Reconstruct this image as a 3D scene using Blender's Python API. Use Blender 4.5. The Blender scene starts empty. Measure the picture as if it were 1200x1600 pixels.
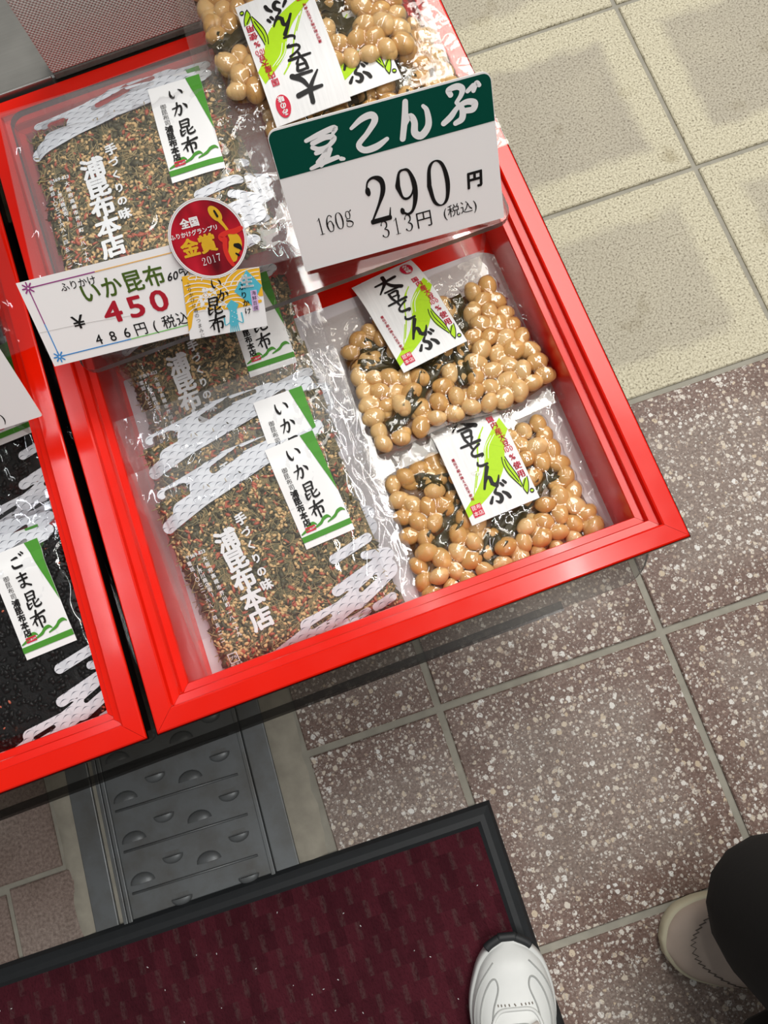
import bpy, bmesh, math, random
import numpy as np
from mathutils import Vector, Matrix, noise

# ------------------------------------------------------------------ camera, light, exposure
scene = bpy.context.scene
COL = scene.collection
CAM_H = 1.0
FOC = 1150.0
CAM_F = Vector((0.01611, 0.21013, -0.97754))
CAM_R = Vector((0.93792, -0.34196, -0.05805))
CAM_D = Vector((-0.34648, -0.91592, -0.20259))
cam_data = bpy.data.cameras.new('camera')
cam_data.sensor_fit = 'HORIZONTAL'
cam_data.sensor_width = 36.0
cam_data.lens = FOC / 1200.0 * 36.0
cam_data.clip_start = 0.02
cam = bpy.data.objects.new('camera', cam_data)
COL.objects.link(cam)
cm = Matrix((CAM_R, -CAM_D, -CAM_F)).transposed().to_4x4()
cm.translation = (0, 0, CAM_H)
cam.matrix_world = cm
scene.camera = cam

world = bpy.data.worlds.new('world')
scene.world = world
world.use_nodes = True
bg = world.node_tree.nodes['Background']
bg.inputs['Color'].default_value = (1.0, 0.985, 0.96, 1)
bg.inputs['Strength'].default_value = 0.24

def area_light(name, loc, target, sx, sy, power, color=(1, 1, 1)):
    d = bpy.data.lights.new(name, 'AREA')
    d.shape = 'RECTANGLE'; d.size = sx; d.size_y = sy; d.energy = power; d.color = color
    o = bpy.data.objects.new(name, d); COL.objects.link(o)
    o.location = loc
    o.rotation_euler = (Vector(target) - Vector(loc)).to_track_quat('-Z', 'Y').to_euler()
    return o
# first two tubes match rim glints, last three added for film highlights; the bright arcade roof over the street
for tx, ty, pw, tc in ((0.66, 0.13, 24, (1.0, 0.98, 0.95)), (-1.10, 1.07, 10, (0.88, 0.93, 1.0)), (0.10, 1.10, 8, (1.0, 0.98, 0.95)), (0.42, -0.80, 26, (1.0, 0.98, 0.95)), (0.75, 1.45, 20, (1.0, 0.98, 0.95))):
    area_light('inferred_or_added_tube', (tx, ty, 2.75), (tx, ty, 0), 0.07, 1.2, pw, tc)
area_light('arcade_roof_light', (1.9, 2.3, 4.2), (0.8, 0.9, 0), 2.6, 2.2, 190, (1.0, 0.97, 0.9))

vs = scene.view_settings
vs.view_transform = 'Standard'
vs.look = 'None'
vs.exposure = -0.70
vs.gamma = 1.0
vs.use_curve_mapping = False
scene.cycles.transparent_max_bounces = 40
scene.cycles.max_bounces = 10

# ------------------------------------------------------------------ helpers
RNG = random.Random(7)
NPR = np.random.RandomState(11)
PI = math.pi

def P(x, y, z):
    """point of height z that lies under the photograph's pixel (1200 x 1600)"""
    d = CAM_F + (x - 600) / FOC * CAM_R + (y - 800) / FOC * CAM_D
    t = (z - CAM_H) / d.z
    return Vector((0, 0, CAM_H)) + d * t

def empty(name, loc=(0, 0, 0), rz=0.0, label=None, cat=None, group=None, parent=None):
    o = bpy.data.objects.new(name, None)
    COL.objects.link(o)
    o.location = loc; o.rotation_euler = (0, 0, rz)
    if parent: o.parent = parent
    tag(o, label, cat, group)
    return o

def tag(o, label=None, cat=None, group=None, kind=None):
    if label: o['label'] = label
    if cat: o['category'] = cat
    if group: o['group'] = group
    if kind: o['kind'] = kind
    return o

def link(name, me, mat=None, parent=None):
    o = bpy.data.objects.new(name, me)
    COL.objects.link(o)
    if mat is not None and len(me.materials) == 0:
        for m in (mat if isinstance(mat, (list, tuple)) else [mat]): me.materials.append(m)
    if parent: o.parent = parent
    return o

def mesh(name, verts, faces, mat=None, parent=None, smooth=False, mats=None):
    me = bpy.data.meshes.new(name)
    me.from_pydata([tuple(v) for v in verts], [], [tuple(f) for f in faces])
    if smooth:
        me.polygons.foreach_set('use_smooth', [True] * len(me.polygons))
    o = link(name, me, mat, parent)
    if mats is not None:
        me.polygons.foreach_set('material_index', mats)
    me.update()
    return o

def copy_tree(o, parent=None):
    c = o.copy(); COL.objects.link(c)
    if parent: c.parent = parent
    for ch in list(o.children): copy_tree(ch, c)
    return c

class MB:
    def __init__(self): self.v = []; self.f = []
    def add(self, vs, fs):
        n = len(self.v); self.v += [tuple(v) for v in vs]; self.f += [tuple(i + n for i in f) for f in fs]
    def box(self, x0, x1, y0, y1, z0, z1):
        self.add([(x0,y0,z0),(x1,y0,z0),(x1,y1,z0),(x0,y1,z0),(x0,y0,z1),(x1,y0,z1),(x1,y1,z1),(x0,y1,z1)],
                 [(3,2,1,0),(4,5,6,7),(0,1,5,4),(1,2,6,5),(2,3,7,6),(3,0,4,7)])
    def tube(self, pts, r, n=8, closed=False):
        pts = [Vector(p) for p in pts]
        rs = r if isinstance(r, (list, tuple)) else [r] * len(pts)
        base = len(self.v); m = len(pts)
        for i, p in enumerate(pts):
            a = pts[(i - 1) % m] if (closed or i > 0) else p
            b = pts[(i + 1) % m] if (closed or i < m - 1) else p
            t = (b - a).normalized()
            u = t.cross(Vector((0, 0, 1)))
            if u.length < 1e-4: u = t.cross(Vector((0, 1, 0)))
            u.normalize(); w = u.cross(t)
            for k in range(n):
                an = 2 * PI * k / n
                self.v.append(tuple(p + (u * math.cos(an) + w * math.sin(an)) * rs[i]))
        for i in range(m if closed else m - 1):
            for k in range(n):
                a = base + i * n + k; b = base + i * n + (k + 1) % n
                c = base + ((i + 1) % m) * n + (k + 1) % n; d = base + ((i + 1) % m) * n + k
                self.f.append((a, b, c, d))
        if not closed:
            self.f.append(tuple(base + k for k in range(n))[::-1])
            self.f.append(tuple(base + (m - 1) * n + k for k in range(n)))
    def build(self, name, mat, parent=None, smooth=False):
        return mesh(name, self.v, self.f, mat, parent, smooth)

def bevel(o, w, seg=2):
    m = o.modifiers.new('bevel', 'BEVEL'); m.width = w; m.segments = seg; m.limit_method = 'ANGLE'; m.angle_limit = math.radians(40)
    return o

def rounded_rect(x0, x1, y0, y1, r, n=6):
    """counter-clockwise outline; r = one radius or four (bl, br, tr, tl)"""
    if not isinstance(r, (list, tuple)): r = [r] * 4
    pts = []
    for (cx, cy, a0, rr) in ((x0 + r[0], y0 + r[0], PI, r[0]), (x1 - r[1], y0 + r[1], 1.5 * PI, r[1]),
                             (x1 - r[2], y1 - r[2], 0, r[2]), (x0 + r[3], y1 - r[3], .5 * PI, r[3])):
        if rr < 1e-6: pts.append((cx, cy)); continue
        for k in range(n + 1):
            a = a0 + .5 * PI * k / n
            pts.append((cx + rr * math.cos(a), cy + rr * math.sin(a)))
    return pts

def prism(outline, z0, z1):
    n = len(outline)
    v = [(x, y, z0) for x, y in outline] + [(x, y, z1) for x, y in outline]
    f = [tuple(range(n))[::-1], tuple(range(n, 2 * n))]
    for i in range(n): f.append((i, (i + 1) % n, n + (i + 1) % n, n + i))
    return v, f

# ------------------------------------------------------------------ materials
def s2l(c):
    return tuple(((x / 255.0) / 12.92 if x / 255.0 <= 0.04045 else ((x / 255.0 + 0.055) / 1.055) ** 2.4) for x in c) + (1.0,)

class N:
    """small wrapper around one node tree"""
    def __init__(self, name):
        self.m = bpy.data.materials.new(name); self.m.use_nodes = True
        self.t = self.m.node_tree; self.t.nodes.clear()
        self.out = self.t.nodes.new('ShaderNodeOutputMaterial')
    def node(self, typ, **kw):
        n = self.t.nodes.new(typ)
        for k, v in kw.items():
            if hasattr(n, k) and k not in n.inputs: setattr(n, k, v)
            else: self.set(n.inputs[k], v)
        return n
    def set(self, sock, v):
        if isinstance(v, bpy.types.NodeSocket): self.t.links.new(v, sock)
        elif isinstance(v, bpy.types.Node): self.t.links.new(v.outputs[0], sock)
        else: sock.default_value = v
    def math(self, op, a, b=0.0, c=None, clamp=False):
        n = self.t.nodes.new('ShaderNodeMath'); n.operation = op; n.use_clamp = clamp
        self.set(n.inputs[0], a); self.set(n.inputs[1], b)
        if c is not None: self.set(n.inputs[2], c)
        return n.outputs[0]
    def mix(self, fac, a, b, mode='MIX'):
        n = self.t.nodes.new('ShaderNodeMix'); n.data_type = 'RGBA'; n.blend_type = mode
        self.set(n.inputs['Factor'], fac); self.set(n.inputs[6], a); self.set(n.inputs[7], b)
        return n.outputs[2]
    def ramp(self, fac, stops, interp='LINEAR'):
        n = self.t.nodes.new('ShaderNodeValToRGB'); self.set(n.inputs[0], fac)
        cr = n.color_ramp; cr.interpolation = interp
        while len(cr.elements) < len(stops): cr.elements.new(0.5)
        for e, (p, c) in zip(cr.elements, stops):
            e.position = p; e.color = c if len(c) == 4 else tuple(c) + (1,)
        return n.outputs[0]
    def coord(self, which='Object'):
        if not hasattr(self, 'tc'): self.tc = self.t.nodes.new('ShaderNodeTexCoord')
        return self.tc.outputs[which]
    def mapping(self, vec, scale=(1, 1, 1), loc=(0, 0, 0), rot=(0, 0, 0)):
        n = self.t.nodes.new('ShaderNodeMapping'); self.set(n.inputs[0], vec)
        self.set(n.inputs['Location'], loc); n.inputs['Rotation'].default_value = rot; n.inputs['Scale'].default_value = scale
        return n.outputs[0]
    def noise(self, vec, scale, detail=3.0, rough=0.5, out='Fac'):
        n = self.t.nodes.new('ShaderNodeTexNoise'); self.set(n.inputs['Vector'], vec)
        n.inputs['Scale'].default_value = scale; n.inputs['Detail'].default_value = detail; n.inputs['Roughness'].default_value = rough
        return n.outputs[out]
    def voronoi(self, vec, scale, feature='F1', out='Distance', rand=1.0):
        n = self.t.nodes.new('ShaderNodeTexVoronoi'); n.feature = feature; self.set(n.inputs['Vector'], vec)
        n.inputs['Scale'].default_value = scale; n.inputs['Randomness'].default_value = rand
        return n.outputs[out]
    def bump(self, h, strength=0.3, dist=0.001):
        n = self.t.nodes.new('ShaderNodeBump'); self.set(n.inputs['Height'], h)
        n.inputs['Strength'].default_value = strength; n.inputs['Distance'].default_value = dist
        return n.outputs[0]
    def sep(self, vec):
        n = self.t.nodes.new('ShaderNodeSeparateXYZ'); self.set(n.inputs[0], vec); return n.outputs
    def principled(self, color, rough=0.5, metal=0.0, normal=None, spec=0.5, coat=0.0, coat_rough=0.05, alpha=None, sss=0.0, sss_r=(.004, .002, .001)):
        n = self.t.nodes.new('ShaderNodeBsdfPrincipled')
        self.set(n.inputs['Base Color'], color); self.set(n.inputs['Roughness'], rough); self.set(n.inputs['Metallic'], metal)
        self.set(n.inputs['Specular IOR Level'], spec); self.set(n.inputs['Coat Weight'], coat); self.set(n.inputs['Coat Roughness'], coat_rough)
        if normal is not None: self.set(n.inputs['Normal'], normal)
        if alpha is not None: self.set(n.inputs['Alpha'], alpha)
        if sss: 
            n.inputs['Subsurface Weight'].default_value = sss; n.inputs['Subsurface Radius'].default_value = (1, .6, .35); n.inputs['Subsurface Scale'].default_value = sss_r[0]
        return n.outputs[0]
    def done(self, shader):
        self.t.links.new(shader, self.out.inputs['Surface']); return self.m

def plain(name, rgb, rough=0.5, metal=0.0, spec=0.5, coat=0.0, var=0.0, scale=40.0, bump=0.0):
    k = N(name); c = s2l(rgb)
    col = c; nor = None
    if var or bump:
        nz = k.noise(k.coord(), scale, 4.0)
        if var:
            col = k.mix(nz, tuple(min(1, x * (1 - var)) for x in c[:3]) + (1,), tuple(min(1, x * (1 + var)) for x in c[:3]) + (1,))
        if bump: nor = k.bump(nz, bump, 0.0005)
    return k.done(k.principled(col, rough, metal, nor, spec, coat))

def ink(name, rgb, rough=0.55):
    return plain(name, rgb, rough, spec=0.3, var=0.05, scale=300)

def film_material(name, tint, rough, ior=1.45, haze=0.0, bump=0.0, bscale=120.0, boost=1.0):
    """thin clear sheet: transparent, with the mirror reflection of a smooth surface on top"""
    k = N(name)
    nor = None
    if bump:
        a = k.noise(k.coord(), bscale, 2.0); nor = k.bump(a, bump, 0.001)
    lw = k.node('ShaderNodeLayerWeight')
    if nor is not None: k.set(lw.inputs['Normal'], nor)
    f0 = ((ior - 1) / (ior + 1)) ** 2
    fac = k.math('MULTIPLY', k.math('ADD', f0, k.math('MULTIPLY', k.math('POWER', lw.outputs['Facing'], 5.0), 1 - f0)), boost, clamp=True)
    tr = k.node('ShaderNodeBsdfTransparent'); tr.inputs['Color'].default_value = tint
    gl = k.node('ShaderNodeBsdfGlossy'); gl.inputs['Roughness'].default_value = rough
    if nor is not None: k.set(gl.inputs['Normal'], nor)
    base = tr.outputs[0]
    if haze:
        df = k.node('ShaderNodeBsdfDiffuse'); df.inputs['Color'].default_value = (.9, .9, .9, 1)
        mh = k.node('ShaderNodeMixShader'); mh.inputs[0].default_value = haze
        k.t.links.new(tr.outputs[0], mh.inputs[1]); k.t.links.new(df.outputs[0], mh.inputs[2]); base = mh.outputs[0]
    mx = k.node('ShaderNodeMixShader'); k.set(mx.inputs[0], fac)
    k.t.links.new(base, mx.inputs[1]); k.t.links.new(gl.outputs[0], mx.inputs[2])
    return k.done(mx.outputs[0])

def mat_pale_tile():
    k = N('pale_stone_tile'); co = k.coord()
    rnd = k.node('ShaderNodeObjectInfo').outputs['Random']
    off = k.node('ShaderNodeCombineXYZ'); k.set(off.inputs[0], k.math('MULTIPLY', rnd, 37.0)); k.set(off.inputs[1], k.math('MULTIPLY', rnd, 91.0))
    v = k.node('ShaderNodeVectorMath', operation='ADD'); k.set(v.inputs[0], co); k.set(v.inputs[1], off.outputs[0]); v = v.outputs[0]
    grain = k.noise(v, 330, 3.0, 0.6)
    base = k.ramp(grain, [(0.30, s2l((104, 94, 76))), (0.44, s2l((196, 188, 163))), (0.60, s2l((220, 213, 188))), (0.75, s2l((232, 226, 204)))])
    worn = k.ramp(grain, [(0.30, s2l((108, 99, 86))), (0.48, s2l((172, 164, 149))), (0.75, s2l((194, 187, 172)))])
    s = k.sep(co)
    wob = k.math('MULTIPLY', k.math('SUBTRACT', k.noise(v, 26, 3.0), 0.5), 0.03)
    d = k.math('ADD', k.math('MAXIMUM', k.math('ABSOLUTE', s[0]), k.math('ABSOLUTE', s[1])), wob)
    inside = k.math('LESS_THAN', d, 0.104)
    soft = k.math('SUBTRACT', 1.0, k.math('MULTIPLY', k.math('SUBTRACT', d, 0.095), 60.0, clamp=True))
    amt = k.math('MULTIPLY', soft, k.math('ADD', 0.20, k.math('MULTIPLY', rnd, 0.60)))
    amt = k.math('MULTIPLY', amt, k.math('ADD', 0.55, k.math('MULTIPLY', k.noise(v, 9, 3.0), 0.9), clamp=True), clamp=True)
    col = k.mix(amt, base, worn)
    stain = k.ramp(k.noise(v, 13, 4.0), [(0.62, (1, 1, 1, 1)), (0.78, (.62, .58, .5, 1))])
    col = k.mix(1.0, col, stain, 'MULTIPLY')
    return k.done(k.principled(col, 0.75, 0, k.bump(grain, 0.5, 0.001), 0.3))

def mat_brown_tile(name, chips=True):
    k = N(name); co = k.coord()
    rnd = k.node('ShaderNodeObjectInfo').outputs['Random']
    off = k.node('ShaderNodeCombineXYZ'); k.set(off.inputs[0], k.math('MULTIPLY', rnd, 41.0)); k.set(off.inputs[1], k.math('MULTIPLY', rnd, 73.0))
    v = k.node('ShaderNodeVectorMath', operation='ADD'); k.set(v.inputs[0], co); k.set(v.inputs[1], off.outputs[0]); v = v.outputs[0]
    s = k.sep(co)
    wob = k.math('MULTIPLY', k.math('SUBTRACT', k.noise(v, 22, 3.0), 0.5), 0.03)
    d = k.math('ADD', k.math('MAXIMUM', k.math('ABSOLUTE', s[0]), k.math('ABSOLUTE', s[1])), wob)
    centre = k.math('SUBTRACT', 1.0, k.math('MULTIPLY', k.math('SUBTRACT', d, 0.085), 28.0, clamp=True), clamp=True)
    g = k.noise(v, 260, 3.0, 0.6)
    edge = k.ramp(g, [(0.3, s2l((98, 76, 68))), (0.7, s2l((142, 118, 108)))])
    mid = k.ramp(g, [(0.3, s2l((116, 102, 94))), (0.7, s2l((164, 148, 138)))])
    col = k.mix(k.math('MULTIPLY', centre, 0.8), edge, mid)
    h = g
    if not chips: col = k.mix(0.55, col, k.ramp(g, [(0.3, s2l((128, 112, 104))), (0.7, s2l((176, 160, 150)))]))
    if chips:
        dist = k.node('ShaderNodeVectorMath', operation='ADD'); k.set(dist.inputs[0], v)
        sc = k.node('ShaderNodeVectorMath', operation='SCALE'); k.set(sc.inputs[0], k.noise(v, 240, 2.0, out='Color')); sc.inputs['Scale'].default_value = 0.0042
        k.set(dist.inputs[1], sc.outputs[0]); dv = dist.outputs[0]
        for scale, thr, colr in ((120, 0.48, ((236, 234, 230), (205, 186, 160))), (205, 0.48, ((222, 218, 212), (178, 156, 138))), (390, 0.5, ((196, 188, 180), (130, 110, 100)))):
            f = k.voronoi(dv, scale)
            cell = k.node('ShaderNodeSeparateColor'); k.set(cell.inputs[0], k.voronoi(dv, scale, out='Color'))
            r1 = k.math('MULTIPLY', cell.outputs[0], thr)
            m = k.math('MULTIPLY', k.math('SUBTRACT', r1, k.math('SUBTRACT', f, 0.06)), 14.0, clamp=True)
            m = k.math('MULTIPLY', m, k.math('GREATER_THAN', cell.outputs[2], 0.20))
            col = k.mix(m, col, k.mix(cell.outputs[1], s2l(colr[0]), s2l(colr[1])))
    else:
        f = k.voronoi(v, 260)
        m = k.math('MULTIPLY', k.math('SUBTRACT', 0.26, f), 5.0, clamp=True)
        col = k.mix(k.math('MULTIPLY', m, 0.5), col, s2l((176, 162, 150)))
    dirt = k.ramp(k.noise(v, 11, 4.0), [(0.55, (1, 1, 1, 1)), (0.8, (.72, .69, .66, 1))])
    col = k.mix(1.0, col, dirt, 'MULTIPLY')
    return k.done(k.principled(col, 0.5, 0, k.bump(h, 0.2, 0.0006), 0.4))

def mat_red_lacquer():
    k = N('red_lacquer'); v = k.coord()
    sc = k.noise(k.mapping(v, (1, 1, 1)), 9, 4.0)
    col = k.mix(sc, s2l((216, 16, 0)), s2l((234, 28, 2)))
    scr = k.noise(k.mapping(v, (60, 900, 60)), 1.0, 3.0)
    rough = k.math('ADD', 0.16, k.math('MULTIPLY', k.noise(v, 45, 3.0), 0.12))
    return k.done(k.principled(col, rough, 0, k.bump(scr, 0.04, 0.0005), 0.45, 0.15, 0.08))

def mat_woven():
    k = N('woven_fabric'); s = k.sep(k.coord())
    F = 2 * PI / 0.0034
    wx = k.math('SINE', k.math('MULTIPLY', s[0], F)); wz = k.math('SINE', k.math('MULTIPLY', s[2], F * 1.1))
    h = k.math('ADD', k.math('MULTIPLY', wx, wz), k.math('MULTIPLY', k.noise(k.coord(), 500, 2.0), 0.9))
    col = k.ramp(k.math('MULTIPLY', k.math('ADD', h, 1.0), 0.5), [(0.15, s2l((148, 145, 136))), (0.5, s2l((220, 217, 208))), (0.95, s2l((250, 248, 242)))])
    return k.done(k.principled(col, 0.8, 0, k.bump(h, 0.5, 0.001), 0.25))

def mat_steel(name, rgb, rough=0.3, sx=6, sy=500, dirt=0.0):
    k = N(name); v = k.coord()
    b = k.noise(k.mapping(v, (sx, sy, 6)), 1.0, 3.0)
    col = k.mix(b, tuple(x * .85 for x in s2l(rgb)[:3]) + (1,), s2l(rgb))
    if dirt:
        d = k.noise(v, 18, 5.0, 0.65)
        col = k.mix(k.math('MULTIPLY', k.math('SUBTRACT', d, 0.42), 3.0 * dirt, clamp=True), col, s2l((92, 84, 72)))
    r = k.math('ADD', rough, k.math('MULTIPLY', k.noise(v, 30, 3.0), 0.15))
    return k.done(k.principled(col, r, 0.85 if dirt == 0 else 0.55, k.bump(b, 0.05, 0.0003)))

def mat_carpet():
    k = N('burgundy_carpet'); v = k.coord()
    br = k.node('ShaderNodeTexBrick'); k.set(br.inputs['Vector'], k.mapping(v, (1, 1, 1), rot=(0, 0, PI / 2)))
    br.offset = 0.5; br.inputs['Scale'].default_value = 1.0; br.inputs['Brick Width'].default_value = 0.042; br.inputs['Row Height'].default_value = 0.017
    br.inputs['Mortar Size'].default_value = 0.0; br.inputs['Bias'].default_value = 0.1
    br.inputs['Color1'].default_value = (0, 0, 0, 1); br.inputs['Color2'].default_value = (1, 1, 1, 1)
    fine = k.noise(k.mapping(v, (1.0, .45, 1)), 420, 3.0, 0.7)
    blot = k.noise(v, 60, 3.0)
    col = k.mix(k.math('ADD', k.math('MULTIPLY', br.outputs['Color'], 0.45), k.math('MULTIPLY', blot, 0.5)), s2l((56, 17, 26)), s2l((92, 36, 47)))
    # short grey dashes between the burgundy tufts
    s = k.sep(v)
    row = k.math('FLOOR', k.math('DIVIDE', s[1], 0.021))
    xs = k.math('ADD', k.math('DIVIDE', s[0], 0.034), k.math('MULTIPLY', k.math('MODULO', row, 2.0), 0.5))
    fx = k.math('ABSOLUTE', k.math('SUBTRACT', k.math('FRACT', xs), 0.5))
    dash = k.math('MULTIPLY', k.math('SUBTRACT', 0.13, fx), 14.0, clamp=True)
    dash = k.math('MULTIPLY', dash, k.math('MULTIPLY', k.math('SUBTRACT', fine, 0.34), 4.0, clamp=True))
    col = k.mix(k.math('MULTIPLY', dash, 0.45), col, s2l((92, 74, 72)))
    col = k.mix(k.math('MULTIPLY', k.math('SUBTRACT', 0.5, fine), 1.6, clamp=True), col, s2l((34, 8, 14)))
    return k.done(k.principled(col, 0.95, 0, k.bump(fine, 0.9, 0.003), 0.15))

def mat_cloud_print():
    """white cloud print with fine grey wave arcs"""
    k = N('white_cloud_print'); s = k.sep(k.mapping(k.coord(), rot=(0, 0, math.radians(-14))))
    pw, ph = 0.0105, 0.0037
    row = k.math('FLOOR', k.math('DIVIDE', s[1], ph))
    x = k.math('ADD', k.math('DIVIDE', s[0], pw), k.math('MULTIPLY', row, 0.5))
    x = k.math('SUBTRACT', k.math('FRACT', x), 0.5)
    y = k.math('FRACT', k.math('DIVIDE', s[1], ph))
    curve = k.math('SUBTRACT', 0.86, k.math('MULTIPLY', k.math('MULTIPLY', x, x), 3.2))
    dd = k.math('ABSOLUTE', k.math('SUBTRACT', y, curve))
    thick = k.math('MULTIPLY', k.math('SUBTRACT', 0.5, k.math('ABSOLUTE', x)), 0.26)
    line = k.math('MULTIPLY', k.math('SUBTRACT', thick, dd), 14.0, clamp=True)
    col = k.mix(line, s2l((212, 215, 221)), s2l((78, 84, 98)))
    return k.done(k.principled(col, 0.35, 0, None, 0.5))

def mat_washi():
    k = N('ribbed_white_paper'); v = k.coord()
    h = k.noise(k.mapping(v, (420, 30, 1)), 1.0, 3.0)
    col = k.mix(h, s2l((222, 222, 222)), s2l((246, 246, 246)))
    return k.done(k.principled(col, 0.5, 0, k.bump(h, 0.35, 0.0006), 0.35))

M = {}
M['pale'] = mat_pale_tile()
M['brown'] = mat_brown_tile('brown_terrazzo_tile', True)
M['greybrown'] = mat_brown_tile('grey_brown_tile', False)
M['grout'] = plain('grey_grout', (160, 156, 144), 0.9, var=0.25, scale=60, bump=0.4)
M['cement'] = plain('rough_cement', (166, 160, 146), 0.9, var=0.35, scale=45, bump=0.8)
M['red'] = mat_red_lacquer()
M['black_lacquer'] = plain('black_lacquer', (16, 10, 10), 0.12, coat=0.3)
M['acrylic'] = film_material('clear_acrylic', (0.93, 0.925, 0.91, 1), 0.03, 1.45)
M['smoke'] = film_material('smoked_acrylic', (0.66, 0.645, 0.62, 1), 0.32, 1.45, boost=0.6)
M['acrylic_edge'] = film_material('acrylic_cut_edge', (0.14, 0.14, 0.135, 1), 0.2, 1.45, haze=0.10)
M['bar'] = film_material('dark_clear_bar', (0.42, 0.41, 0.40, 1), 0.2, 1.45)
M['dark_edge'] = plain('dark_acrylic_edge', (40, 38, 36), 0.2)
M['woven'] = mat_woven()
M['hem'] = plain('grey_hem', (110, 112, 106), 0.8, var=0.35, scale=300)
M['steel'] = mat_steel('brushed_steel', (190, 188, 182), 0.28)
M['drain'] = mat_steel('worn_drain_steel', (128, 132, 134), 0.42, 20, 20, 0.55)
M['louvre_shade'] = plain('louvre_shade_black', (18, 16, 14), 0.9)  # shade inside the louvre openings, painted near black
M['rubber'] = plain('black_rubber', (30, 33, 36), 0.55, var=0.25, scale=90, bump=0.2)
M['carpet'] = mat_carpet()
M['liner'] = plain('white_plastic_liner', (226, 220, 224), 0.35, var=0.03, scale=20)
M['film'] = film_material('clear_bag_film', (0.985, 0.985, 0.99, 1), 0.05, 1.5, haze=0.05, boost=1.5)
M['film_dark'] = film_material('clear_black_pack_film', (0.985, 0.985, 0.99, 1), 0.05, 1.5, haze=0.003, boost=1.5)
M['film_beans'] = film_material('vacuum_bag_film', (0.99, 0.985, 0.97, 1), 0.03, 1.5, haze=0.006, boost=2.4)
M['cloud'] = mat_cloud_print()
M['wprint'] = ink('white_ink', (226, 228, 230), 0.4)
M['paper'] = plain('white_label_paper', (240, 240, 240), 0.45, spec=0.4, var=0.01, scale=60)
M['card'] = plain('white_price_card', (248, 246, 245), 0.3, spec=0.5, var=0.015, scale=25)
M['washi'] = mat_washi()
M['black_ink'] = ink('black_ink', (18, 16, 16))
M['red_ink'] = ink('red_ink', (206, 30, 62))
M['crimson_ink'] = ink('crimson_ink', (176, 24, 44))
M['green_ink'] = ink('green_ink', (74, 146, 48))
M['lime_ink'] = ink('lime_ink', (176, 220, 24))
M['dgreen_ink'] = ink('dark_green_ink', (0, 72, 58), 0.3)
M['olive_ink'] = ink('olive_green_ink', (72, 96, 30))
M['purple_ink'] = ink('purple_ink', (150, 60, 130))
M['blue_ink'] = ink('blue_ink', (56, 140, 210))
M['orange_ink'] = ink('orange_ink', (236, 186, 110))
M['lgreen_ink'] = ink('pale_green_ink', (130, 200, 110))
M['yellow_ink'] = ink('yellow_ink', (240, 184, 44))
M['cyan_ink'] = ink('cyan_ink', (84, 184, 204))
M['lilac_ink'] = ink('lilac_ink', (216, 182, 226))
M['gold_ink'] = ink('gold_ink', (226, 178, 44), 0.35)
M['scarlet_ink'] = ink('scarlet_ink', (220, 46, 36))
def mat_medal():
    k = N('medal_red_print'); n = k.noise(k.mapping(k.coord(), (60, 25, 1), rot=(0, 0, .6)), 1.0, 2.0)
    return k.done(k.principled(k.ramp(n, [(0.3, s2l((92, 8, 22))), (0.55, s2l((176, 18, 38))), (0.75, s2l((206, 30, 52)))]), 0.25, 0, None, 0.5))
M['medal'] = mat_medal()
def mat_bean():
    k = N('boiled_soybean'); rnd = k.node('ShaderNodeObjectInfo').outputs['Random']
    n = k.noise(k.coord(), 180, 3.0)
    col = k.ramp(rnd, [(0.0, s2l((212, 164, 96))), (0.5, s2l((224, 182, 118))), (1.0, s2l((236, 202, 146)))])
    col = k.mix(k.math('MULTIPLY', n, 0.28), col, s2l((184, 126, 62)))
    return k.done(k.principled(col, 0.32, 0, None, 0.5, sss=0.25))
M['bean'] = mat_bean()
M['kelp'] = plain('simmered_kelp', (60, 52, 18), 0.35, var=0.5, scale=70, spec=0.3)
M['broth'] = plain('brown_broth', (112, 74, 30), 0.25, var=0.5, scale=60)
def mat_mass():
    k = N('seasoning_mass'); v = k.coord()
    a = k.noise(v, 120, 5.0, 0.7); b = k.noise(v, 420, 3.0, 0.6)
    col = k.ramp(k.math('ADD', k.math('MULTIPLY', a, .6), k.math('MULTIPLY', b, .4)), [(0.33, s2l((40, 40, 24))), (0.45, s2l((92, 90, 60))), (0.56, s2l((136, 122, 86))), (0.70, s2l((170, 130, 90)))])
    return k.done(k.principled(col, 0.7, 0, k.bump(b, 0.8, 0.002), 0.3))
M['mass'] = mat_mass()
M['sesame'] = plain('toasted_sesame', (220, 184, 128), 0.5, var=0.25, scale=220)
M['redbit'] = plain('red_squid_flake', (188, 96, 70), 0.6, var=0.3, scale=150)
M['greenbit'] = plain('green_kelp_flake', (80, 76, 48), 0.5, var=0.5, scale=120)
M['palebit'] = plain('pale_kelp_shred', (166, 146, 100), 0.55, var=0.35, scale=150)
def mat_blackmass():
    k = N('black_sesame_kelp'); v = k.coord()
    a = k.noise(v, 160, 5.0, 0.7)
    col = k.ramp(a, [(0.4, s2l((4, 4, 4))), (0.66, s2l((14, 11, 10))), (0.76, s2l((84, 50, 30)))])
    return k.done(k.principled(col, 0.4, 0, k.bump(a, 0.5, 0.002), 0.3))
M['blackmass'] = mat_blackmass()
M['leather'] = plain('white_leather', (226, 228, 226), 0.42, var=0.03, scale=120, bump=0.08)
M['beige'] = plain('beige_suede', (196, 178, 164), 0.8, var=0.10, scale=60, bump=0.2)
M['shoe_sole'] = plain('cream_sole', (212, 204, 176), 0.6, var=0.06)
M['stitch'] = plain('grey_stitch', (128, 118, 108), 0.8)
M['wstitch'] = plain('white_stitch', (172, 174, 172), 0.7)
M['trousers'] = plain('black_trouser_cloth', (14, 13, 14), 0.9, var=0.3, scale=200, bump=0.3)
M['lace'] = plain('white_lace', (214, 206, 200), 0.8, var=0.08, scale=500, bump=0.3)
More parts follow.
